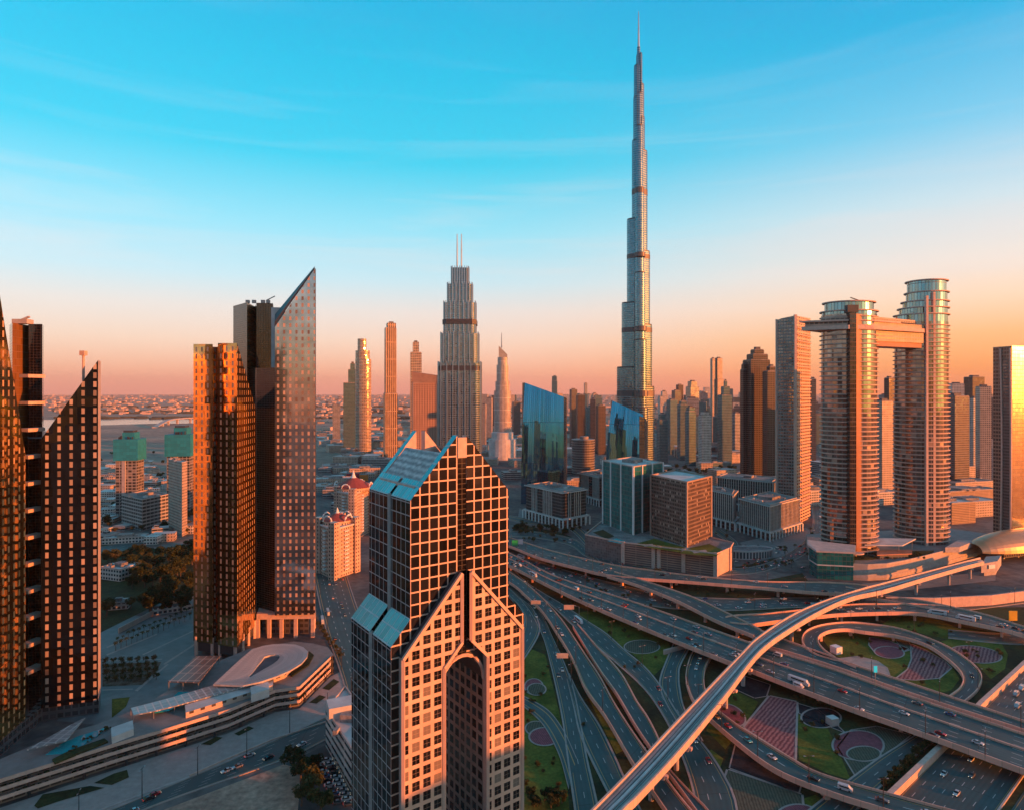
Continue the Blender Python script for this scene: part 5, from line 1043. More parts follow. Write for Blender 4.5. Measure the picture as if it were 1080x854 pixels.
SK = [
 ('grey tower edging out from behind the twin-mast tower', 507.5, 513, 427, 1900, f_beige, None),
 ('beige tower between the twin-mast tower and the pale stepped hotel', 512.5, 519.5, 420, 2100, f_sand, None),
 ('low brown block right of the pale stepped hotel tower', 540, 549, 424, 2300, f_dark, None),
 ('thin lone tower with a slanting cap far behind the taller blue slab', 582, 588.3, 397, 3000, f_tealcity, [(1, 402, 0), (.9, 397, -.02)]),
 ('tiny lone tower on the hazy horizon between the blue towers', 616, 619.5, 404, 6000, f_grey, None),
 ('dark rounded slab with a light edge between the blue towers', 601, 609, 411, 1900, f_dark, None),
 ('dark taller slab paired with the rounded one between the blue towers', 608, 617, 417, 1850, f_dark2, None),
 ('short dark twin block next to the blue-green cleft tower', 622.5, 629, 421, 1750, f_dark, None),
 ('short dark block touching the blue-green cleft tower', 629, 639, 428, 1700, f_dark2, None),
 ('pinkish bright block close beside the needle-like tower', 695, 705, 414, 2600, f_white, [(1, 418, 0), (.6, 413, .1)]),
 ('teal-grey tower second from the needle-like tower', 704.5, 715, 422, 1700, f_tealcity, None),
 ('small teal tower with a pale cap at the needle tower base', 694, 704.5, 441, 1500, f_tealcity, [(1, 443, 0), (.6, 437, 0)]),
 ('dark narrow tower peeking over the teal ones', 709.5, 718.5, 412, 2500, f_dark, None),
 ('dark square-topped tower left of the gold-lit block', 714, 721, 406, 2700, f_dark2, None),
 ('gold-lit glass block above the teal towers', 725, 738, 408, 2400, f_goldbal, [(1, 408, 0), (.7, 402.5, .0)]),
 ('teal tower with pale corners below the gold-lit block', 716, 726.5, 425, 1550, f_tealcity, [(1, 427, 0), (.7, 423.5, 0)]),
 ('teal tower standing in front of the other teal ones', 724, 734.5, 432, 1440, f_tealcity, [(1, 434, 0), (.8, 430, 0)]),
 ('beige and teal tower between the teal group and the tall twin', 739, 750.5, 437, 1400, f_white, [(1, 438, 0), (.7, 435, 0)]),
 ('left slab of the tall twin tower', 750, 755, 378.5, 2000, f_beige, None),
 ('tall flat-topped tower rising highest right of the needle tower', 754.5, 764, 400, 2000, f_beige, [(1, 400, 0), (.8, 378, -.05)]),
 ('tower with a small spire and orange-striped flank', 759.5, 772.5, 417, 1450, f_tealcity, [(1, 417, 0), (.62, 408, .05), (.25, 402, .05)]),
 ('shorter grey tower just left of the dark brown cluster', 772.5, 782.5, 436, 1650, f_grey, None),
 ('orange-edged slim tower leading the dark brown cluster', 782.5, 790, 384.5, 1120, f_dark2, [(1, 390, 0), (.8, 384.5, .05)]),
 ('tallest dark brown tower with a stepped orange-lit crown', 788.5, 813, 380, 1110, f_dark2, [(1, 380, 0), (.78, 374, .04), (.5, 369, .04)]),
 ('dark balconied tower squeezed against the concave slab', 807.5, 820.5, 392, 1080, f_dark2, [(1, 392, 0), (.6, 387, .1)]),
 ('narrow brown tower seen between concave slab and first oval tower', 855, 861.5, 400, 1300, f_dark, None),
 ('two-tone beige tower seen between the two oval towers', 925.5, 943.5, 423, 1000, f_sand, None),
 ('dark tower rising behind the beige one between the oval towers', 935, 944, 399, 1300, f_dark2, None),
 ('wide dark glass office right of the taller oval tower', 999, 1025.5, 418, 1100, f_dark, None),
 ('pale square tower behind the wide dark glass office', 1005, 1018.5, 405, 1500, f_white, None),
 ('dark flat tower standing highest behind the wide office', 1023, 1039.5, 398, 1600, f_dark2, None),
 ('light grey narrow tower beside the wide dark office', 1025, 1035.5, 420, 1250, f_white, None),
 ('beige balconied tower next to the gold mirror tower', 1034.5, 1047, 408, 1200, f_beige, None),
]
rnd = random.Random(11)
for lab, p0, p1, y, Y, m, tiers in SK:
    tower('skyline_tower', lab, p0, p1, y, Y, m, tiers, a=rnd.choice((.18,.28,.35,-.2)), ratio=rnd.uniform(.7,1))
# the concave slab in front of the sky-bridge pair
t = thing('concave_slab', (X_(836,800), 820, 0), 'tall concave pale slab with an orange balconied flank left of the oval towers', 'skyscraper')
b = MB(); pl = [(818.5,812), (824,806), (831,803), (838.5,798), (854.8,846), (824,860)]
b.prism(PP(pl), 0, [Z_(q, p[1]) for q, p in zip((338,336,334.5,333,336,339), pl)], 0, 2, sides=[0,0,0,1,0,0]); b.build('body', [facade('slab_windows', 3.2, 4.0, .12, .20, (.25,.225,.205), (.22,.22,.22), .75, .1, .02, .5), facade('slab_balconies', 9.0, 4.0, .12, .28, (.62,.40,.26), (.30,.18,.11), .7, .12, .02, .5), dark_roof], t)
b = MB(); b.bar((X_(838.8,797), 797, 0), (X_(838.8,797), 797, Z_(332,797)), 3, 3); b.bar((X_(819,811), 811, 0), (X_(819,811), 811, Z_(337,811)), 2, 2); b.build('edge_fin', concrete, t)
z = 20
while z < Z_(340,800): b = MB(); b.bar((X_(840.5,803), 802, z), (X_(855.2,846), 846, z), 2.2, .9); b.build('balcony', concrete, t); z += 8
for i in range(54):
    p = rnd.choice((rnd.uniform(692,782), rnd.uniform(692,782), rnd.uniform(1000,1046), rnd.uniform(600,640), rnd.uniform(855,945))); Yf = rnd.uniform(1650, 2900); wp = rnd.uniform(24,40)/Yf*F; y = rnd.uniform(414, 440)
    m = rnd.choice((f_dark, f_tealcity, f_tealcity, f_beige, f_grey, f_white)); nm = {f_dark:'dark', f_beige:'beige', f_white:'pale', f_grey:'grey', f_tealcity:'teal'}[m]
    tower('skyline_tower', '%s mid-height tower packed among the others behind the blue and oval towers' % nm, p-wp/2, p+wp/2, y, Yf, m, [(1, y, 0), (.6, y-2.2, rnd.uniform(-.1,.1))] if i % 2 else None, a=rnd.uniform(-.4,.4), group='packed %s towers of the skyline' % nm)
# small far towers along both ends of the horizon
for i in range(64):
    Yf = rnd.uniform(2600, 6500); p = rnd.choice((rnd.uniform(690,1046), rnd.uniform(690,1046), rnd.uniform(540,690), rnd.uniform(500,545)))
    w = rnd.uniform(26,48); wp = w/Yf*F; y = HY-rnd.uniform(-9,5.5)*(1 if p > 700 else .25)*(2600/Yf)**.3+ (3 if p < 690 else 0)
    m = rnd.choice((f_dark, f_beige, f_white, f_sand, f_tealcity)); nm = {f_dark:'dark', f_beige:'beige', f_white:'pale', f_sand:'sandy', f_tealcity:'teal'}[m]
    tower('distant_tower', '%s distant tower in the haze along the horizon' % nm, p-wp/2, p+wp/2, y, Yf, m, None, a=rnd.uniform(-.4,.4), kit=False, group='distant %s towers in the haze' % nm)

# ------------------------------------------------------------------ construction towers, flats with domes, mall, villas
def construction(name, label, p0, p1, y_top, y_wrap, Y, wing=None):
    t = thing(name, (X_((p0+p1)/2,Y), Y, 0), label, 'unfinished tower'); w = X_(p1,Y)-X_(p0,Y); c = (X_((p0+p1)/2,Y), Y+w*.4); teal = bpy.data.materials.get('teal_netting') or facade('teal_netting', 4, 4, .03, .03, (.01,.17,.22), (.01,.25,.34), 0, .8, .01, .25)
    b = MB(); b.box((c[0], c[1], 0), (w*.86, w*.7, Z_(y_wrap,Y)), .12); b.build('concrete_frame', f_constr, t)
    b = MB(); b.box((c[0]-w*.05, c[1]-w*.36, 0), (w*.16, 2, Z_(y_wrap,Y))); b.build('lift_shaft', concrete_grey, t)
    b = MB(); b.box((c[0], c[1], Z_(y_wrap,Y)-14), (w, w*.84, Z_(y_top+7,Y)-Z_(y_wrap,Y)+14), .12); sn_ = b.build('safety_netting', teal, t)
    b = MB(); b.box((c[0]+w*.05, c[1], Z_(y_top+7,Y)), (w*.5, w*.5, Z_(y_top,Y)-Z_(y_top+7,Y)), .12); b.build('top_formwork', teal, sn_)
    b = MB(); b.box((c[0]+w*.02, c[1], Z_(y_top,Y)), (w*.4, w*.4, 2.5), .1)
    for k in range(6): b.box((c[0]+rnd.uniform(-.4,.4)*w, c[1]-w*.3, Z_(y_top+7,Y)), (1.2, 1.2, rnd.uniform(2,5)))
    b.build('scaffold', dark_metal, t)
construction('construction_tower', 'unfinished concrete tower capped in teal netting, standing alone', 119, 143.5, 456, 474, 830)
construction('construction_tower', 'unfinished tower in teal netting behind the plain grey block', 173, 199, 451, 470, 860)
office('grey_block', 'plain grey office slab with an orange-lit corner beside the netted tower', (192,735), (177.5,770), (197.5,748), 0, 488, [f_sand, white_roof], seed=12)
t, pl, z1 = office('car_deck', 'low unfinished concrete deck at the foot of the netted tower', (150,765), (128,800), (178,805), 0, 527, [facade('deck_bays', 6, 4.2, .06, .2, (.36,.34,.32), (.06,.06,.06), 0, .8), grey_roof], seed=13)

stone = plain('peach_stone', (.55,.38,.29), .8, var=.15); red_roof = plain('red_roof', (.28,.055,.04), .7, var=.25, scale=.5)
f_peach = facade('peach_windows', 3.0, 3.4, .30, .26, (.56,.39,.30), (.10,.09,.09), .4, .2, .02, .5)
def domed_flats(label, near, left, right, yeave, ytop, seed):
    pl = corner(near, left, right); c = sum((Vector(p) for p in pl), Vector((0,0)))/4; t = thing('domed_flats', (c.x, c.y, 0), label, 'apartment block'); z1 = Z_(yeave, near[1])
    b = MB(); b.prism(pl, 0, z1, 0, 1); b.build('body', [f_peach, stone], t)
    b = MB(); a = math.atan2(pl[1][1]-pl[0][1], pl[1][0]-pl[0][0]); 
    for p in pl: b.box((*(Vector(p)+(c-Vector(p))*.08), 0), (7, 7, z1+6), a)
    b.build('corner_bay', f_peach, t)
    b = MB()
    for e in range(4):
        p, q = Vector(pl[e]), Vector(pl[(e+1) % 4]); m = p.lerp(q, .5); n = Vector(((q-p).y, -(q-p).x)).normalized()
        k = 6
        while k < z1-4: b = MB(); b.box((*(m+n*.9), k), (5, 2.2, 1.1), math.atan2((q-p).y, (q-p).x)); b.build('balcony', white_paint, t); k += 3.4
    ov = inset(pl, -1.2); b = MB(); b.prism(ov, z1-.6, z1+.6, 0, 0, True); b.build('cornice', white_roof, t)
    r = (Vector(pl[1])-Vector(pl[0])).length*.46; zt = Z_(ytop, near[1]); h = zt-z1-4; b = MB(); n = 16; pts = b.ring_poly((c.x, c.y), r, r, n)
    b.prism(b.ring_poly((c.x, c.y), r*.92, r*.92, n), z1, z1+4, 1, 1)
    for k in range(n): p, q = pts[k], pts[(k+1) % n]; s1, s2 = (tuple(c+(Vector(p)-c)*.25)), (tuple(c+(Vector(q)-c)*.25)); b.face([(*p, z1+4), (*q, z1+4), (*s2, z1+4+h*.75), (*s1, z1+4+h*.75)], 0); b.face([(*s1, z1+4+h*.75), (*s2, z1+4+h*.75), (c.x, c.y, z1+4+h)], 0)
    rf = b.build('roof', [red_roof, f_peach], t)
    b = MB(); b.tube([(c.x, c.y, z1+3.5+h*.72), (c.x, c.y, z1+4+h), (c.x, c.y, z1+4+h*1.6)], [r*.22, r*.1, .15], 10); b.build('finial', white_paint, rf)
    for k in range(4):
        b = MB(); an = a+math.pi/2*k; q = c+Vector((math.cos(an), math.sin(an)))*r*.95; arc = [(q.x-math.sin(an)*5*math.cos(x), q.y+math.cos(an)*5*math.cos(x), z1+4+5*math.sin(x)) for x in [math.pi*i/8 for i in range(9)]]; b.tube(arc, .8, 6); b.build('dormer_arch', white_paint, rf)
domed_flats('peach apartment block with a full red hipped roof and white dormers', (352,565), (335.5,590), (376,592), 558, 545, 1)
domed_flats('peach apartment block behind, its red roof and drum lit orange', (372,712), (355,735), (390,760), 521, 506, 2)
t, pl, z1 = office('white_block', 'white low office by the car park, half hidden by the gabled tower', (374.5,262), (343.5,300), (395,285), 0, 797, [facade('white_strips', 20, 3.6, .02, .3, (.62,.52,.47), (.08,.08,.09), .4, .2), white_roof], seed=15)
b = MB(); b.box((pl[3][0]+9, pl[3][1]-3, z1), (14, 10, 5.5), .4); b.build('roof_storey', white_roof, t)

def low_block(name, label, px, py, w, d, h, a=.2, mat=None, group=None, roof=None, cat='building', kit=False, seed=0):
    g = G(px, py); t = thing(name, (g.x, g.y, 0), label, cat, group); b = MB(); q = [(g.x+rot2(x*w/2, y*d/2, a)[0], g.y+d/2+rot2(x*w/2, y*d/2, a)[1]) for x, y in ((-1,-1),(1,-1),(1,1),(-1,1))]
    b.prism(q, 0, h, 0, 1); b.build('walls', [mat or f_sand, roof or white_roof], t)
    if kit: roof_kit(t, q, h, seed)
    return t
MALL = [('wide pale roof with folded planes in front of the brown slab', 410, 482, 90, 60, 14), ('long brown stone slab at the foot of the gold towers', 402, 474, 150, 30, 24), ('grey drum-ended block beside the brown stone slab', 365, 482, 34, 40, 20),
 ('large flat pale mall roof behind the gabled roof', 450, 505, 110, 70, 16), ('pale mall roof with red and orange shop front', 382, 502, 60, 40, 15), ('teal-roofed mall wing on the far side of the flyover', 350, 497, 50, 40, 12), ('low mall wing with long shadowed arcade', 352, 512, 70, 24, 12),
 ('flat white mall roof right of the gabled tower', 560, 492, 90, 60, 14), ('pale mall roof near the drum-shaped office', 590, 500, 60, 40, 12), ('curved white mall roof behind the first blue slab', 545, 475, 120, 60, 13), ('long low mall wing with a blue-grey roof', 520, 482, 120, 40, 12), ('brown mall wall beside the groove of the gabled tower', 541, 506, 40, 30, 14),
 ('dark low hall behind the civic offices', 640, 523, 60, 40, 14), ('pale flat hall at the foot of the blue-green tower', 610, 514, 60, 40, 12)]
for i, (lab, px, py, w, d, h) in enumerate(MALL): low_block('mall_block', lab, px, py, w, d, h, .25, [f_sand, f_beige, f_grey][i % 3], None, [white_roof, grey_roof, concrete_grey][i % 3], 'mall', True, i)
b = MB(); g = G(393,503, 0); 
tag(low_block('shop_front', 'red shop block with an orange panel in the mall area', 372, 506, 26, 12, 13, .2, plain('red_panel', (.35,.03,.05), .6), None, grey_roof, 'shop'), None)
tag(low_block('shop_front', 'orange shop block beside the red one', 383, 507, 16, 12, 12, .2, plain('orange_panel', (.6,.18,.03), .6), None, grey_roof, 'shop'), None)
RB = [('pinkish square-windowed block right of the taller oval tower', 1017, 507, 46, 30, 26, f_beige), ('long flat warehouse with roof panels by the gold mirror tower', 1025, 517, 90, 50, 14, f_sand), ('brown striped car park right of the taller oval tower', 1012, 552, 40, 40, 26, f_parkade), ('long brown wall-like parking deck behind the warehouse', 1022, 530, 110, 30, 18, f_parkade), ('pale equipment-topped block in front of the warehouse', 1030, 545, 70, 40, 20, f_sand),
 ('pale hall with a glass tube roof at the foot of the concave slab', 862, 533, 60, 40, 22, f_white), ('small pale block between the oval towers', 934, 532, 40, 30, 18, f_white), ('orange-lit small block between the oval towers', 930, 520, 26, 24, 30, plain('peach_plaster', (.6,.38,.24), .7)), ('white canopy-roofed hall below the dark brown cluster', 778, 487, 80, 40, 12, f_white), ('teal-roofed lakeside hall near the dark brown cluster', 757, 492, 60, 30, 9, f_tealcity), ('brown low block at the foot of the dark brown cluster', 785, 508, 50, 40, 14, f_dark2)]
for i, (lab, px, py, w, d, h, m) in enumerate(RB): low_block('low_block', lab, px, py, w, d, h, .3, m, None, [white_roof, grey_roof][i % 2], 'building', True, 40+i)
low_block('villa', 'white flat-roofed villa with an orange-lit wall among dark park trees', 120, 612, 24, 22, 10, -.35, f_white, None, white_roof, 'villa', True, 70)
low_block('villa', 'low white flat house at the road bend above the park', 128, 573, 42, 16, 6, .3, f_white, None, white_roof, 'villa', True, 71)
low_block('villa', 'small grey-roofed house beside the park lawn', 122, 643, 14, 8, 5, .3, f_white, None, grey_roof, 'villa', True, 72)
low_block('park_kiosk', 'pale long service roof along the boundary wall', 180, 646, 26, 6, 5, .5, f_white, None, paving, 'kiosk')
low_block('kiosk', 'white cubic kiosk on the lawn inside the loop', 884, 690, 5, 5, 4.5, .4, white_paint, None, white_paint, 'kiosk')
low_block('kiosk', 'pale stone kiosk at the edge of the dark oval bed', 880, 766, 4.6, 4, 3.8, .3, concrete_grey, None, white_roof, 'kiosk')
# low town on the far side: every nearer house by itself
LOW = [('pale', f_white), ('sandy', f_sand), ('beige', f_beige), ('grey', f_grey)]
def low_town(n, pr, yr, hr, wr, where, seed):
    r = random.Random(seed)
    for i in range(n):
        px, Yd = r.uniform(*pr), r.uniform(*yr); k, m = r.choice(LOW); g = (X_(px, Yd), Yd); w, d, h = r.uniform(*wr), r.uniform(*wr), r.uniform(*hr); a = r.uniform(-.3,.5)
        b = MB(); b.box((0, 0, 0), (w, d, h), a, 0, 1)
        if r.random() < .6: b.box((r.uniform(-.2,.2)*w, r.uniform(-.2,.2)*d, h), (w*.3, d*.3, 2.6), a, 0, 1)
        o = b.build('low_building', [m, r.choice((white_roof, grey_roof, concrete_grey))]); o.location = (*g, 0); tag(o, '%s flat-roofed low building %s' % (k, where), 'building', '%s low buildings %s' % (k, where))
low_town(46, (105, 205), (900, 1500), (5,11), (14,34), 'beyond the netted towers', 1)
low_town(46, (105, 206), (700, 1250), (4,10), (10,24), 'between the park and the creek', 9)
low_town(24, (335, 395), (820, 1400), (5,12), (16,40), 'around the peach apartment blocks', 10)
low_town(60, (335, 550), (1450, 2400), (7,22), (25,60), 'behind the mall roofs', 2)
low_town(60, (540, 800), (1500, 2600), (8,24), (22,50), 'in the old-town quarter behind the blue towers', 3)
low_town(50, (690, 1046), (1000, 2400), (10,34), (22,50), 'behind the oval towers', 4)
low_town(16, (640, 700), (1180, 1500), (10,24), (22,40), 'at the foot of the needle tower', 5)
# the far-off town: one mass of thousands of roofs
b = MB(); r = random.Random(5)
for i in range(5200):
    Yd = 2400*(12)**(r.random()**1.2); px = r.uniform(-60, 1140); s = (Yd/3000)**.35
    if 40 < px < 335 and Yd < 4700: continue
    w, d, h = r.uniform(14,46)*s, r.uniform(14,40)*s, r.choice((r.uniform(5,11), r.uniform(6,14), r.uniform(8,22)))*s
    b.box((X_(px, Yd), Yd, 0), (w, d, h), r.uniform(-.4,.4), r.choice((0,0,1,2)))
tag(b.build('far_town', [plain('far_plaster', (.60,.42,.33), .9, var=.2, scale=.004), plain('far_sand', (.38,.27,.21), .9, var=.2, scale=.004), plain('far_dark', (.14,.13,.12), .9, var=.2, scale=.004)]), kind='stuff')
b = MB()
for i in range(900):                                   # belts of far trees, and scrub along the creek
    Yd = r.choice((r.uniform(4800,5600), r.uniform(6500,7400), r.uniform(3900,4150))); px = r.uniform(60, 560); x = X_(px, Yd); s = r.uniform(8,26)
    pts = b.ring_poly((x, Yd), s*1.8, s, 7, r.random()); b.prism(pts, 0, r.uniform(5,10), 0, 0)
tag(b.build('far_trees', plain('far_foliage', (.05,.05,.03), .95)), kind='stuff')
# bridge over the creek
t = thing('creek_bridge', (X_(178,3300), 3300, 0), 'pale curved bridge on columns across the creek', 'bridge'); b = MB()
pts = [Vector((X_(x, Yd), Yd, z)) for x, Yd, z in ((163,2950,2), (170,3080,14), (178,3220,24), (190,3350,26), (204,3450,26), (225,3550,26))]; pts = cr(pts, 24)
for p, q in zip(pts[:-1], pts[1:]): b.bar(p, q, 22, 5)
b.build('deck', concrete_grey, t)
for k in range(6, 24, 4): b = MB(); b.box((pts[k].x, pts[k].y, 0), (9, 9, pts[k].z)); b.build('column', concrete_grey, t)

# ------------------------------------------------------------------ metro viaduct
VT = [(560,914), (590,884), (622,854), (670,805), (722,749.6), (779.5,690), (800,670), (835,647), (870,632), (912,618.6), (930,614), (972,603), (1014,592), (1034,587)]
VB = [(596,917), (628,885), (659,851), (672,839), (719,788), (764,733.5), (802,685.5), (836,660.5), (871,640.5), (900,628.5), (932,621.5), (974,609), (1016,597), (1038,591.5)]
A, B = edges(VT, VB, 14.6, 110)
t = thing('metro_viaduct', (X_(760,340), 340, 0), 'pale metro viaduct on round columns sweeping up to the station', 'viaduct')
b = MB(); A2 = [a-Vector((0,0,1.7)) for a in A]; B2 = [q-Vector((0,0,1.7)) for q in B]
strip(b, A2, B2, 0, 0); tb_ = b.build('track_bed', plain('ballast', (.10,.095,.095), .9, var=.3, scale=.8), t)
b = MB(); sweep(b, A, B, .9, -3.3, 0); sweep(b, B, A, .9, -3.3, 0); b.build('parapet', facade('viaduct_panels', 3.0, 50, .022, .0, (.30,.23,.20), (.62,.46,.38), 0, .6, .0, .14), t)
b = MB(); strip(b, [a.lerp(q, .10)-Vector((0,0,3.0)) for a, q in zip(A, B)], [a.lerp(q, .90)-Vector((0,0,3.0)) for a, q in zip(A, B)]); b.build('soffit', concrete_grey, t)
for f in (.22, .36, .64, .78):
    E = [a.lerp(q, f) for a, q in zip(A2, B2)]; b = MB()
    for p, q in zip(E[:-1], E[1:]): b.bar(p+Vector((0,0,.2)), q+Vector((0,0,.2)), .22, .3)
    b.build('rail', steel, tb_)
for f0, f1 in ((.11,.19), (.255,.325), (.43,.57), (.675,.745), (.81,.89)):
    b = MB(); strip(b, [a.lerp(q, f0)+Vector((0,0,.12)) for a, q in zip(A2, B2)], [a.lerp(q, f1)+Vector((0,0,.12)) for a, q in zip(A2, B2)]); b.build('track_slab', concrete_grey, tb_)
b = MB(); E = [a.lerp(q, .5) for a, q in zip(A2, B2)]; O = [x+Vector((1,0,0)) for x in E]
for p, q in zip(E[:-1], E[1:]): b.bar(p+Vector((0,0,.35)), q+Vector((0,0,.35)), 1.1, .7)
for f in (.08, .92):
    for p, q in zip(A2[:-1], A2[1:]): pass
b.build('walkway', white_roof, t)
for px, py in ((560,905), (610,868), (685,846), (722,815), (764,747), (786,724), (842,679), (890,655), (927,640), (966,626), (1000,617), (1020,609)):
    g = G(px, py); k = min(range(len(A)), key=lambda i: (((A[i]+B[i])/2-g).xy).length); m = (A[k]+B[k])/2; b = MB()
    b.tube([(m.x, m.y, 0), (m.x, m.y, 9.6)], 1.15, 14); d = math.atan2((B[k]-A[k]).y, (B[k]-A[k]).x); w = (B[k]-A[k]).length
    b.prism([(m.x+rot2(x, y, d)[0], m.y+rot2(x, y, d)[1]) for x, y in ((-w*.5,-1.1), (w*.5,-1.1), (w*.5,1.1), (-w*.5,1.1))], 9.6, 11.2, 0, 0, True); pr_ = b.build('pier', concrete_grey, t)
    b = MB(); q = B[k]+(B[k]-A[k]).normalized()*.7; b.box((q.x, q.y, 10.2), (1.4, 1.8, 1.2), d); b.build('bracket', concrete, pr_)

# retaining walls of the sunken highway and the far street
wall_thing('retaining_wall', 'long pale retaining wall along the sunken highway', [G(1130,668), G(1081,703), G(1035,746), G(997,788), G(940,843), (G(880,905))], 3.4, 2.2, concrete)
wall_thing('retaining_wall', 'pink retaining wall below the far street by the station', [G(934,640), G(985,641), G(1045,638), G(1090,632), G(1140,626)], 8.0, 1.2, concrete)
wall_thing('retaining_wall', 'short retaining wall at the end of the two-lane ramp gap', [G(700,690), G(745,678), G(760,672)], 3.0, 1.0, concrete)
wall_thing('median_barrier', 'orange-lit low barrier down the middle of the boulevard', [G(200,819), G(240,801), G(287,781), G(344,762), G(372,751)], 1.0, .6, concrete)
wall_thing('median_barrier', 'dull barrier continuing along the boulevard towards the picture corner', [G(30,888), G(102,856), G(150,838), G(200,819.5)], .5, .8, concrete_grey)

# ------------------------------------------------------------------ trees
def leaf_mat(name, a, b_): return two_tone(name, a, b_, .35, rough=.85, s2=2.0)
fol = [leaf_mat('foliage_dark', (.016,.030,.012), (.05,.065,.022)), leaf_mat('foliage_mid', (.03,.045,.014), (.085,.085,.03)), leaf_mat('foliage_olive', (.05,.05,.018), (.12,.10,.04))]
def crown_mesh(seed, n, rx, rz, zc, leaf, clumps=11):
    r = random.Random(seed); b = MB(); C = []
    for k in range(clumps):
        a = r.random()*6.283; q = r.uniform(.25,.85); C.append((rx*q*math.cos(a), rx*q*math.sin(a), zc+rz*r.uniform(-.6,.75), rx*r.uniform(.28,.5)))
    for i in range(n):
        cx, cy_, cz, cr_ = r.choice(C); v = Vector((r.gauss(0,1), r.gauss(0,1), r.gauss(0,1))).normalized()*cr_*r.uniform(.55,1.05)
        p = Vector((cx, cy_, cz))+Vector((v.x, v.y, v.z*.8)); u = Vector((r.gauss(0,1), r.gauss(0,1), r.gauss(0,1))).normalized(); w = u.orthogonal().normalized(); x = u.cross(w); s = leaf*r.uniform(.6,1.3)
        b.face([p-w*s-x*s*.5, p+w*s*.2-x*s*.7, p+w*s, p+x*s*.7])
    return b
def make_tree(seed, h, spread, n, mat, leaf, kind='tree'):
    t = thing(kind, (0,0,0), 'x', kind); b = MB(); r = random.Random(seed)
    b.tube([(0,0,0), (.05*h*.3,0,h*.25), (0,.02*h,h*.5), (.03*h,0,h*.75)], [.045*h,.035*h,.025*h,.01*h], 6)
    for k in range(4): a = r.random()*6.28; b.tube([(0,0,h*.35), (math.cos(a)*spread*.35, math.sin(a)*spread*.35, h*.55), (math.cos(a)*spread*.6, math.sin(a)*spread*.6, h*.68)], [.02*h,.014*h,.006*h], 5)
    b.build('trunk', trunk_m, t); crown_mesh(seed, n, spread, h*.36, h*.64, leaf).build('crown', mat, t); return t
def make_palm(seed, h):
    t = thing('palm_tree', (0,0,0), 'x', 'palm tree'); r = random.Random(seed); b = MB(); b.tube([(0,0,0), (.1,0,h*.5), (0,.1,h)], [.22,.17,.15], 6); b.build('trunk', trunk_m, t); b = MB()
    for k in range(22):
        a = k*2.4; el = r.uniform(-.2,1.0); L = r.uniform(2.0,2.8); P = []
        for i in range(4): s = i/3*L; P.append(Vector((math.cos(a)*s*math.cos(el*.6), math.sin(a)*s*math.cos(el*.6), h+s*math.sin(el)-.25*s*s)))
        n = Vector((-math.sin(a), math.cos(a), 0))
        for i in range(3): w0, w1 = (.15,.5,.42,.05)[i], (.15,.5,.42,.05)[i+1]; b.face([P[i]-n*w0, P[i]+n*w0, P[i+1]+n*w1, P[i+1]-n*w1])
    b.build('crown', fol[1], t); return t
protos = [make_tree(1, 9, 4.2, 1500, fol[0], .42), make_tree(2, 8, 3.8, 1400, fol[1], .40), make_tree(3, 10, 4.6, 1500, fol[0], .46), make_tree(4, 7, 3.2, 1200, fol[2], .36)]
shrubs = [make_tree(15, 2.6, 1.6, 380, fol[2], .22, 'shrub'), make_tree(16, 2.2, 1.5, 380, fol[1], .22, 'shrub')]
small = [make_tree(5, 4.2, 1.9, 420, fol[2], .26), make_tree(6, 4.0, 1.7, 420, fol[1], .25)]
palm = make_palm(7, 7.0)
used = set()
def plant(proto, px, py, label, group, scale=1.0, rz=None, z=0):
    g = G(px, py, z); rz = random.random()*6.28 if rz is None else rz
    if proto.name not in used:
        used.add(proto.name); proto.location = g; proto.rotation_euler.z = rz; proto.scale = (scale,)*3; tag(proto, label, None, group); return proto
    return dup(proto, g, rz, label, group, scale)
random.seed(4)
for (x, y, k, s, lab) in ((309,812,2,1.05,'round dark tree topmost in the clump by the car park'), (317,826,0,1.1,'dark tree second in the clump by the car park'), (327,842,1,1.5,'largest olive-green tree in the clump by the car park'), (318,850,3,1.2,'olive tree beside the largest one at the vacant lot'), (338,856,1,1.2,'tree at the bottom edge beside the parked cars'), (332,812,2,.7,'small round tree at the car park entrance')):
    plant(protos[k], x, y, lab, 'trees by the car park', s)
rp = random.Random(8)
for i in range(84):
    u = rp.random(); x = rp.uniform(106, 204); y = 592+rp.random()**1.2*62-(x-106)*.10
    if x < 136 and y < 622 and y > 596: continue
    if 112 < x < 150 and 622 < y < 640: continue
    plant(rp.choice(protos), x, y, 'dark leafy tree in the park behind the boundary wall', 'trees of the park', rp.uniform(1.2,1.8))
for i in range(30):
    plant(rp.choice(protos), rp.uniform(106,205), rp.choice((rp.uniform(545,566), rp.uniform(520,548))), 'dark tree along the road beyond the park', 'trees beyond the park', rp.uniform(.8,1.2))
for row in range(4):
    for k in range(7):
        x = 111+k*8.6+row*1.5-(row*.8); y = 700.5+row*6.3-k*.5
        plant(small[(row+k) % 2], x, y, 'small round olive tree in the grid of the planted court', 'court trees in rows', rp.uniform(.9,1.15))
for k in range(15):
    for row in (0, 1):
        x = 122+k*5.6+row*2; y = 686-k*2.35-row*7; plant(palm, x, y, 'small palm in the double row along the boundary wall', 'palms along the boundary wall', rp.uniform(.6,.8))
for k in range(10): plant(small[k % 2], 331+k*3.2+rp.uniform(-1,1), 657+k*4.2, 'small tree in the strip along the side street', 'trees along the side street', 1.1)
for k in range(64):
    x, y = rp.choice(((rp.uniform(545,600), rp.uniform(552,572)), (rp.uniform(620,650), rp.uniform(560,578)), (rp.uniform(700,790), rp.uniform(498,522)), (rp.uniform(640,700), rp.uniform(602,614)))); plant(small[k % 2], x, y, 'small street tree between the mid-distance offices', 'street trees between the offices', rp.uniform(.9,1.5))
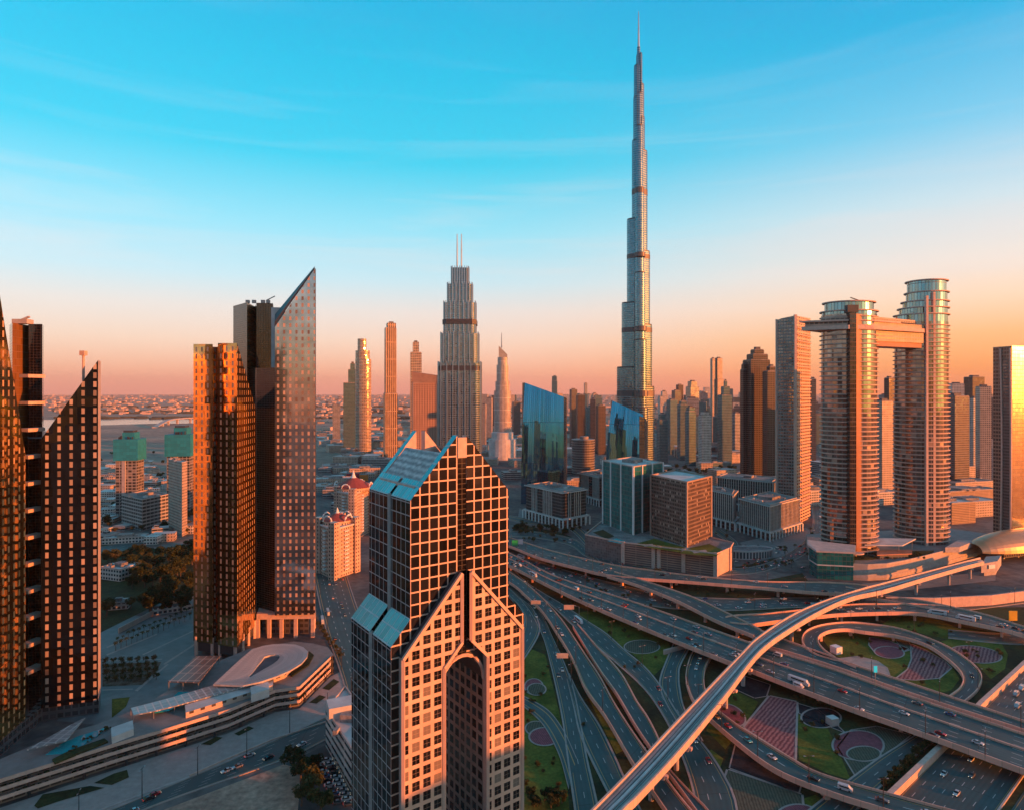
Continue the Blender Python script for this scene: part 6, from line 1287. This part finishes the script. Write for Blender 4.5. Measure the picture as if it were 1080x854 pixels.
for k in range(26):
    x = rp.uniform(540,612); y = 560-abs(x-575)*.06+rp.uniform(-2,6); plant(rp.choice(protos), x, y, 'dark tree in front of the colonnaded office', 'trees by the colonnaded office', rp.uniform(.6,.9))
for k in range(34):
    x = rp.uniform(694,792); y = rp.uniform(494,516); plant(rp.choice(protos[:3]), x, y, 'dark tree in the lakeside grove behind the gridded cube', 'trees of the lakeside grove', rp.uniform(1.0,1.5))
for k in range(70):
    x = rp.uniform(752,868); y = rp.uniform(562,606); 
    if 768 < x < 812 and 560 < y < 598: continue
    plant(palm if k % 2 else small[0], x, y, 'palm on the forecourt of the ribbed offices' if k % 2 else 'small tree on the forecourt of the ribbed offices', 'forecourt planting', rp.uniform(.8,1.2))
for k in range(30): plant(shrubs[k % 2], rp.uniform(897,975), rp.uniform(582,590), 'small shrub on the curved podium terrace', 'podium terrace shrubs', rp.uniform(.7,1.1), z=13)
for k in range(26):
    f = k/25; x = 940+f*52+rp.uniform(-3,1); y = 835-f*54+rp.uniform(-3,1); plant(shrubs[1] if k % 3 else protos[0], x-4, y-3, 'dense dark hedge plant beside the sunken highway wall', 'hedge along the highway', 1.3 if k % 3 else .45)
for k in range(9): plant(protos[k % 2], 556+k*4.5+rp.uniform(-3,3), 848+rp.uniform(-6,5), 'dark tree on the lawn at the foot of the gabled tower', 'trees at the gabled tower', rp.uniform(.5,.7))
for k in range(14): plant(shrubs[k % 2], 838+k*3.2+rp.uniform(-2,2), 735+k*.9+rp.uniform(-1,3), 'shrub-like tree in the shade under the broad flyover', 'shrubs under the broad flyover', .8)
for k in range(6): plant(small[k % 2], rp.uniform(622,700), rp.uniform(606,616), 'small tree between the podium and the upper flyover', 'trees along the upper flyover', .9)
for (xa, xb, ya, yb, nn) in ((553,590,700,840,16), (612,650,700,785,10), (640,700,650,705,14), (755,795,735,785,8), (842,885,760,815,8), (880,1000,672,728,16), (1015,1062,676,712,10), (700,880,618,630,22), (560,720,600,640,20), (930,1070,650,672,16)):
    for k in range(nn): plant(shrubs[k % 2], rp.uniform(xa,xb), rp.uniform(ya,yb), 'small round shrub on the interchange lawns', 'shrubs of the interchange lawns', rp.uniform(.6,1.2))
for k in range(40): plant(rp.choice(protos), rp.uniform(106,206), rp.uniform(478,545), 'tree among the low houses before the creek', 'trees before the creek', rp.uniform(.7,1.1))
for k in range(22):
    x = rp.uniform(70,118); plant(shrubs[k % 2], x, 800-(x-62)*.62+rp.uniform(-3,2), 'small shrub on the podium roof by the pool', 'roof shrubs by the pool', rp.uniform(.35,.55), z=11.6)

# ------------------------------------------------------------------ cars
car_cols = {'white': plain('white_car', (.50,.51,.52), .25, var=0), 'silver': plain('silver_car', (.45,.46,.48), .25, .5, 0), 'black': plain('black_car', (.02,.02,.025), .2, var=0), 'red': plain('red_car', (.40,.02,.03), .25, var=0), 'blue': plain('blue_car', (.03,.10,.22), .25, var=0), 'grey': plain('grey_car', (.14,.15,.16), .25, .3, 0), 'orange': plain('orange_car', (.55,.22,.04), .3, var=0), 'teal': plain('teal_car', (.05,.30,.32), .25, var=0)}
glass_car = plain('car_glass', (.02,.03,.035), .05, .2, 0); head_m = plain('headlight', (.8,.8,.75), .2, var=0, emit=(1,.85,.6,.8)); tail_m = plain('tail_light', (.5,.02,.01), .3, var=0, emit=(1,.06,.01,1.2))
def loft(b, secs, m=0):
    """skin cross-sections (x, half-width, z0, z1) along the car's length"""
    R_ = [[(x, -w, z0), (x, w, z0), (x, w*k, z1), (x, -w*k, z1)] for x, w, z0, z1, k in secs]
    for p, q in zip(R_[:-1], R_[1:]):
        for i in range(4): j = (i+1) % 4; b.face([p[i], q[i], q[j], p[j]][::-1], m)
    b.face(R_[0][::-1], m); b.face(R_[-1], m)
def make_car():
    t = thing('car', (0,0,0), 'x', 'car'); b = MB(); loft(b, [(-2.25,.72,.45,.78,.95), (-2.1,.86,.28,.92,.93), (-1.2,.9,.24,.96,.94), (.9,.9,.24,.95,.94), (1.7,.88,.25,.84,.92), (2.2,.76,.35,.70,.92), (2.3,.62,.42,.60,.95)]); b.build('body', car_cols['white'], t)
    b = MB(); loft(b, [(-1.75,.80,.90,.95,.95), (-1.15,.78,.93,1.40,.78), (.15,.78,.93,1.46,.78), (1.0,.80,.90,.95,.95)]); b.build('windows', glass_car, t)
    b = MB(); loft(b, [(-1.1,.63,1.40,1.44,.96), (-.5,.64,1.44,1.50,.94), (.1,.63,1.45,1.49,.96)]); b.build('roof', car_cols['white'], t)
    for x in (-1.4, 1.4):
        for y in (-.82, .82): b = MB(); b.tube([(x, y-.12, .32), (x, y+.12, .32)], .32, 12); b.build('wheel', tyre, t)
    for y in (-.55, .55):
        b = MB(); b.box((2.27, y, .52), (.1, .26, .14)); b.build('headlight', head_m, t); b = MB(); b.box((-2.24, y, .62), (.1, .26, .13)); b.build('tail_light', tail_m, t)
    return t
def make_van(name='van', L=5.4, Hh=2.2, cat='van'):
    t = thing(name, (0,0,0), 'x', cat); b = MB(); h = L/2; loft(b, [(-h,.95,.4,Hh-.1,.94), (-h+.3,1,.3,Hh,.93), (h-1.5,1,.3,Hh,.93), (h-.75,.98,.3,Hh*.62,.94), (h-.05,.9,.35,Hh*.5,.94)]); b.build('body', car_cols['white'], t)
    b = MB(); loft(b, [(h-1.62,.97,Hh*.6,Hh*.93,.94), (h-.82,.95,Hh*.55,Hh*.62,.97)]); b.box((-.3, 0, Hh*.58), (L*.62, 1.99, Hh*.24)); b.build('windows', glass_car, t)
    for x in (-h*.6, h*.6):
        for y in (-.88, .88): b = MB(); b.tube([(x, y-.14, .38), (x, y+.14, .38)], .38, 12); b.build('wheel', tyre, t)
    return t
car0, van0, bus0 = make_car(), make_van(), make_van('bus', 11.5, 3.1, 'bus'); CARUSED = set()
def put(proto, p, ang, color, label, group):
    if proto.name not in CARUSED:
        CARUSED.add(proto.name); proto.location = p; proto.rotation_euler = (0,0,ang); tag(proto, label, None, group); o = proto
    else: o = dup(proto, p, ang, label, group)
    for c in o.children:
        if c.name.split('.')[0] in ('body', 'roof'): c.material_slots[0].link = 'OBJECT'; c.material_slots[0].material = car_cols[color]
    return o
rc = random.Random(21)
PAL = ['white']*6+['silver']*4+['grey']*3+['black']*2+['red','blue']
def traffic(key, where, n, f0, f1, lanes, dirs, big=.12, near=None):
    A, B = ROADS[key]; m = len(A); slots = set()
    for i in range(n):
        for _ in range(20):
            ln = rc.randrange(len(lanes)); f = rc.uniform(f0, f1); k = (ln, int(f*70))
            if k not in slots and (ln, k[1]+1) not in slots and (ln, k[1]-1) not in slots: break
        slots.add(k); s = f*(m-1); j = min(int(s), m-2); u = s-j; a = A[j].lerp(A[j+1], u); b_ = B[j].lerp(B[j+1], u); p = a.lerp(b_, lanes[ln]); d = (A[j+1]+B[j+1]-A[j]-B[j]); an = math.atan2(d.y, d.x)+(math.pi if dirs[ln] < 0 else 0)
        if p.y < 120: continue
        pr = car0 if rc.random() > big else (van0 if rc.random() < .7 else bus0); kind = 'car' if pr is car0 else ('van' if pr is van0 else 'bus'); c = rc.choice(PAL) if pr is car0 else 'white'
        put(pr, p+Vector((0,0,.02)), an, c, '%s %s %s' % (c, kind, where), '%s %ss %s' % (c, kind, where))
traffic('M', 'driving on the broad flyover', 52, .16, .93, [.07,.18,.29,.40,.62,.74,.86], [1,1,1,1,-1,-1,-1])
traffic('U', 'driving on the upper flyover', 20, .15, .95, [.14,.38,.62,.86], [1,1,-1,-1])
traffic('W', 'queueing on the street behind the broad flyover', 60, .08, .62, [.13,.37,.63,.87], [1,1,-1,-1], .1)
traffic('W', 'on the street below the station', 12, .62, .95, [.13,.37,.63,.87], [1,1,-1,-1], .1)
traffic('X', 'queueing on the curving far flyover', 16, .35, .95, [.2,.5], [-1,-1], .15)
traffic('E', 'on the curving road under the viaduct', 10, .1, .9, [.2,.5,.8], [1,1,1])
traffic('G', 'on the slip road beside the gabled tower', 7, .1, .6, [.3,.7], [1,1])
traffic('F', 'on the two-lane ramp', 4, .1, .8, [.3,.7], [1,1])
traffic('C', 'on the boulevard in front of the podium', 15, .2, .9, [.1,.25,.4,.6,.75,.9], [-1,-1,-1,1,1,1])
traffic('S', 'on the side street behind the white block', 14, .2, .95, [.15,.4,.6,.85], [1,1,-1,-1], .1)
traffic('O', 'on the far flyover behind the flats', 8, .1, .8, [.15,.4,.65,.88], [1,1,-1,-1])
traffic('L', 'on the loop ramp', 2, .45, .9, [.5], [1])
traffic('R1', 'on the access road before the green-roofed podium', 8, .1, .95, [.3,.7], [1,-1])
traffic('R2', 'on the street beside the glass pavilion', 14, .05, .95, [.2,.5,.8], [1,1,-1])
traffic('V1', 'on the road beyond the park', 6, .1, .9, [.15,.4,.65,.88], [1,1,-1,-1])
A, B = ROADS['D']
for f, c, lab in ((.06,'white','white car first under the flyover on the queueing ramp'), (.10,'teal','teal car second in line on the queueing ramp'), (.14,'teal','teal car third in line on the queueing ramp'), (.18,'silver','silver car last before the metro viaduct on the ramp'), (.395,'teal','teal car just clear of the metro viaduct on the ramp'), (.435,'teal','dark teal car ahead of the orange one on the ramp'), (.475,'orange','orange car between teal and red ones on the ramp'), (.52,'red','crimson red car on the curving ramp'), (.585,'teal','dark teal car after the red one on the ramp'), (.655,'white','white car alone in the middle of the curving ramp'), (.745,'black','black car near the purple field corner on the ramp'), (.80,'white','white van-sized car beyond the black one on the ramp'), (.86,'grey','dark grey car low on the curving ramp'), (.93,'white','white car lowest on the curving ramp')):
    s = f*(len(A)-1); j = int(s); u = s-j; p = A[j].lerp(A[j+1], u).lerp(B[j].lerp(B[j+1], u), .5); d = A[j+1]+B[j+1]-A[j]-B[j]; put(van0 if 'van' in lab else car0, p+Vector((0,0,.02)), math.atan2(d.y, d.x), c, lab, 'cars on the queueing ramp')
hw = G(1080,700)-G(940,842); hn = Vector((hw.y, -hw.x, 0)).normalized(); hd = hw.normalized()
for i in range(60):
    ln = rc.choice((8,12,16,20,24,36,40,44,48)); p = G(940,842)+hd*rc.uniform(-30,330)+hn*ln; p.z = .15; c = rc.choice(PAL); put(car0 if rc.random() > .2 else van0, p, math.atan2(hd.y, hd.x)+(math.pi if ln < 30 else 0), c, '%s vehicle on the wide highway at the picture corner' % c, '%s vehicles on the highway' % c)
wall_thing('highway_barrier', 'concrete barrier dividing the wide highway', [G(940,842)+hd*s+hn*30 for s in (-60, 0, 100, 200, 330)], .9, .7, concrete_grey)
pk0 = G(338,800); 
for i in range(22):
    r_, c_ = divmod(i, 11); g = G(334+c_*2.3+r_*11, 801+c_*4.6+r_*1.5); c = rc.choice(PAL); put(car0, g+Vector((0,0,.22)), R(18), c, '%s car parked in the lot beside the white block' % c, '%s cars in the parking lot' % c)
for i in range(46):
    g = G(rc.uniform(776,850), rc.uniform(574,600)); c = rc.choice(PAL); put(car0, g+Vector((0,0,.2)), rc.choice((.6,.6+math.pi)), c, '%s car on the forecourt of the ribbed offices' % c, '%s forecourt cars' % c)
for i in range(40):
    g = G(rc.uniform(106,150), rc.uniform(528,546)); c = rc.choice(PAL); put(car0, g+Vector((0,0,.2)), rc.choice((.2,.2+math.pi/2)), c, '%s car parked below the netted towers' % c, '%s cars below the netted towers' % c)
put(bus0, G(340,656)+Vector((0,0,.4)), math.atan2(-1, .35), 'white', 'white bus turning on the side street by the sail tower', None)

# ------------------------------------------------------------------ lamp posts and signs
lamp_m = plain('lamp_post_paint', (.05,.05,.05), .5, .5, 0)
def make_lamp():
    t = thing('street_lamp', (0,0,0), 'x', 'street lamp'); b = MB(); b.tube([(0,0,0), (0,0,12)], [.2,.11], 8); b.bar((-1.6,0,12), (1.6,0,12), .12, .12); b.build('pole', lamp_m, t)
    for s in (-1.7, 1.7): b = MB(); b.box((s, 0, 11.85), (1.0, .36, .16)); b.build('lamp_head', steel, t)
    return t
lamp0 = make_lamp(); first = [True]
def lamps(key, fr, off, where):
    A, B = ROADS[key]
    for f in fr:
        j = min(int(f*(len(A)-1)), len(A)-2); p = A[j].lerp(B[j], off); d = B[j]-A[j]; lab = 'thin dark street lamp standing %s' % where
        if first[0]: first[0] = False; lamp0.location = p; lamp0.rotation_euler.z = math.atan2(d.y, d.x); tag(lamp0, lab, None, 'street lamps '+where)
        else: dup(lamp0, p, math.atan2(d.y, d.x), lab, 'street lamps '+where)
lamps('M', [.06+.046*i for i in range(20)], .005, 'along the near parapet of the broad flyover')
lamps('T', [.25,.45,.65,.85], .03, 'between the broad flyover and the merging lane')
lamps('U', [.06+.066*i for i in range(14)], .03, 'on the near edge of the upper flyover')
lamps('D', [.3,.42,.54,.66,.78,.9], .03, 'on the near edge of the queueing ramp')
lamps('X', [.3,.5,.7,.9], .97, 'behind the curving far flyover')
lamps('E', [.15,.25,.35,.45,.55,.65,.75,.85], .98, 'beside the curving road under the viaduct')
lamps('F', [.15,.3,.45,.6,.75,.9], .02, 'on the outer edge of the two-lane ramp')
lamps('W', [.3,.4,.5,.6,.7,.8,.9], .02, 'along the street behind the broad flyover')
lamps('G', [.2,.35,.5,.65], .98, 'between the slip road and the two-lane ramp')
lamps('S', [.2,.4,.6,.8], .03, 'along the side street')
lamps('C', [.2,.3,.4,.5,.6,.7,.8,.9], .98, 'on the pavement before the podium')
lamps('L', [.4,.55,.7,.85], .98, 'on the outer edge of the loop ramp')
def sign(name, label, px, py, z, w, h, arm, mat, cat='road sign', posts=1, rz=0.0, lift=5.5):
    g = G(px, py, z); t = thing(name, g.to_tuple(), label, cat); b = MB(); b.tube([(g.x+arm, g.y, g.z), (g.x+arm, g.y, g.z+lift+h*.5), (g.x+arm*.6, g.y, g.z+lift+h*.8), (g.x, g.y, g.z+lift+h*.8)], .2, 8); b.build('post', steel, t)
    b = MB(); b.box((g.x, g.y-.35, g.z+lift), (w, .25, h), rz); b.build('panel', mat, t); b = MB(); b.box((g.x, g.y-.52, g.z+lift+h*.12), (w*.94, .06, h*.76), rz); b.build('panel_back', mat, t)
back = plain('sign_back', (.45,.34,.29), .6)
sign('overhead_sign', 'pale blank-backed sign on a curved arm over the two-lane ramp', 565, 645, 0, 7.5, 3.4, 8, back)
sign('overhead_sign', 'pale blank-backed sign on a curved arm beside the curving road', 600, 650, 0, 7.5, 3.4, 7.5, back)
sign('overhead_sign', 'grey lattice-backed sign over the slip road', 593, 703, 0, 7, 3, 5, concrete_grey)
sign('billboard', 'green roadside board beside a pale one at the upper flyover', 543, 575, 7, 6, 5, 0, plain('green_board', (.02,.45,.12), .5), 'billboard', lift=.6)
sign('billboard', 'pale pink roadside board next to the green one', 549, 574, 7, 5, 5, 0, plain('pink_board', (.62,.48,.52), .5), 'billboard', lift=.6)
sign('advertising_column', 'tall lit turquoise advertising panel beside the broad flyover', 923, 726, 6, 1.8, 3.4, 0, plain('turquoise_panel', (.02,.50,.60), .4, var=0, emit=(.03,.55,.65,.3)), 'billboard', lift=9)
sign('billboard', 'yellow and red poster board by the far highway curve', 1068, 656, 0, 6, 7, 0, plain('yellow_board', (.65,.38,.03), .5), 'billboard', lift=1.5)

# ------------------------------------------------------------------ towers added out of view (seen in the glass, and shading the near ground)
f_grey_dark = facade('unseen_tower_black_glass', 3.4, 3.9, .08, .2, (.05,.055,.06), (.07,.085,.09), .5, .15, .02, .5)
BK = [('', -150, -190, 46, 46, 250, f_peach), ('', -40, -240, 50, 40, 175, f_dark), ('', 88, -190, 36, 36, 205, f_peach), ('', 240, -220, 60, 50, 190, f_dark), ('', -290, -130, 60, 50, 230, f_grey_dark)]
for i, (g, x, y, w, d, h, m) in enumerate(BK):
    t = thing('unseen_tower', (x, y, 0), ('tall %s tower added behind the viewpoint, seen only in mirror glass' % ('peach stone','dark glass','slim peach','black glass','dark brown','far peach')[i]), 'tower'); b = MB(); b.box((x, y, 0), (w, d, h), .75 if m is f_peach else .1, 0, 1); b.build('body', [m, grey_roof], t)
t = thing('unseen_tower', (-470, 262, 0), 'sunlit sandstone tower added out of view to the side, mirrored in the gold wing', 'tower'); b = MB(); b.box((-470, 262, 0), (60, 124, 206), .05, 0, 1); b.build('body', [f_peach, grey_roof], t)
t = thing('unseen_tower', (385, -8, 0), 'broad brown tower added out of view to the side, shading the gabled tower', 'tower'); b = MB(); b.box((385, -8, 0), (60, 120, 97), .25, 0, 1); b.build('body', [f_brown, grey_roof], t)

# ------------------------------------------------------------------ haze
hz, ht = newmat('haze_air'); o = N(ht, 'ShaderNodeOutputMaterial'); v = N(ht, 'ShaderNodeVolumePrincipled'); v.inputs['Density'].default_value = 2.4e-5; v.inputs['Color'].default_value = (.95,.70,.60,1); v.inputs['Anisotropy'].default_value = 0.1
ht.links.new(v.outputs[0], o.inputs['Volume'])
b = MB(); b.box((0, 15500, -1.0), (42400, 37400, 862)); hob = b.build('haze', hz); tag(hob, kind='stuff')
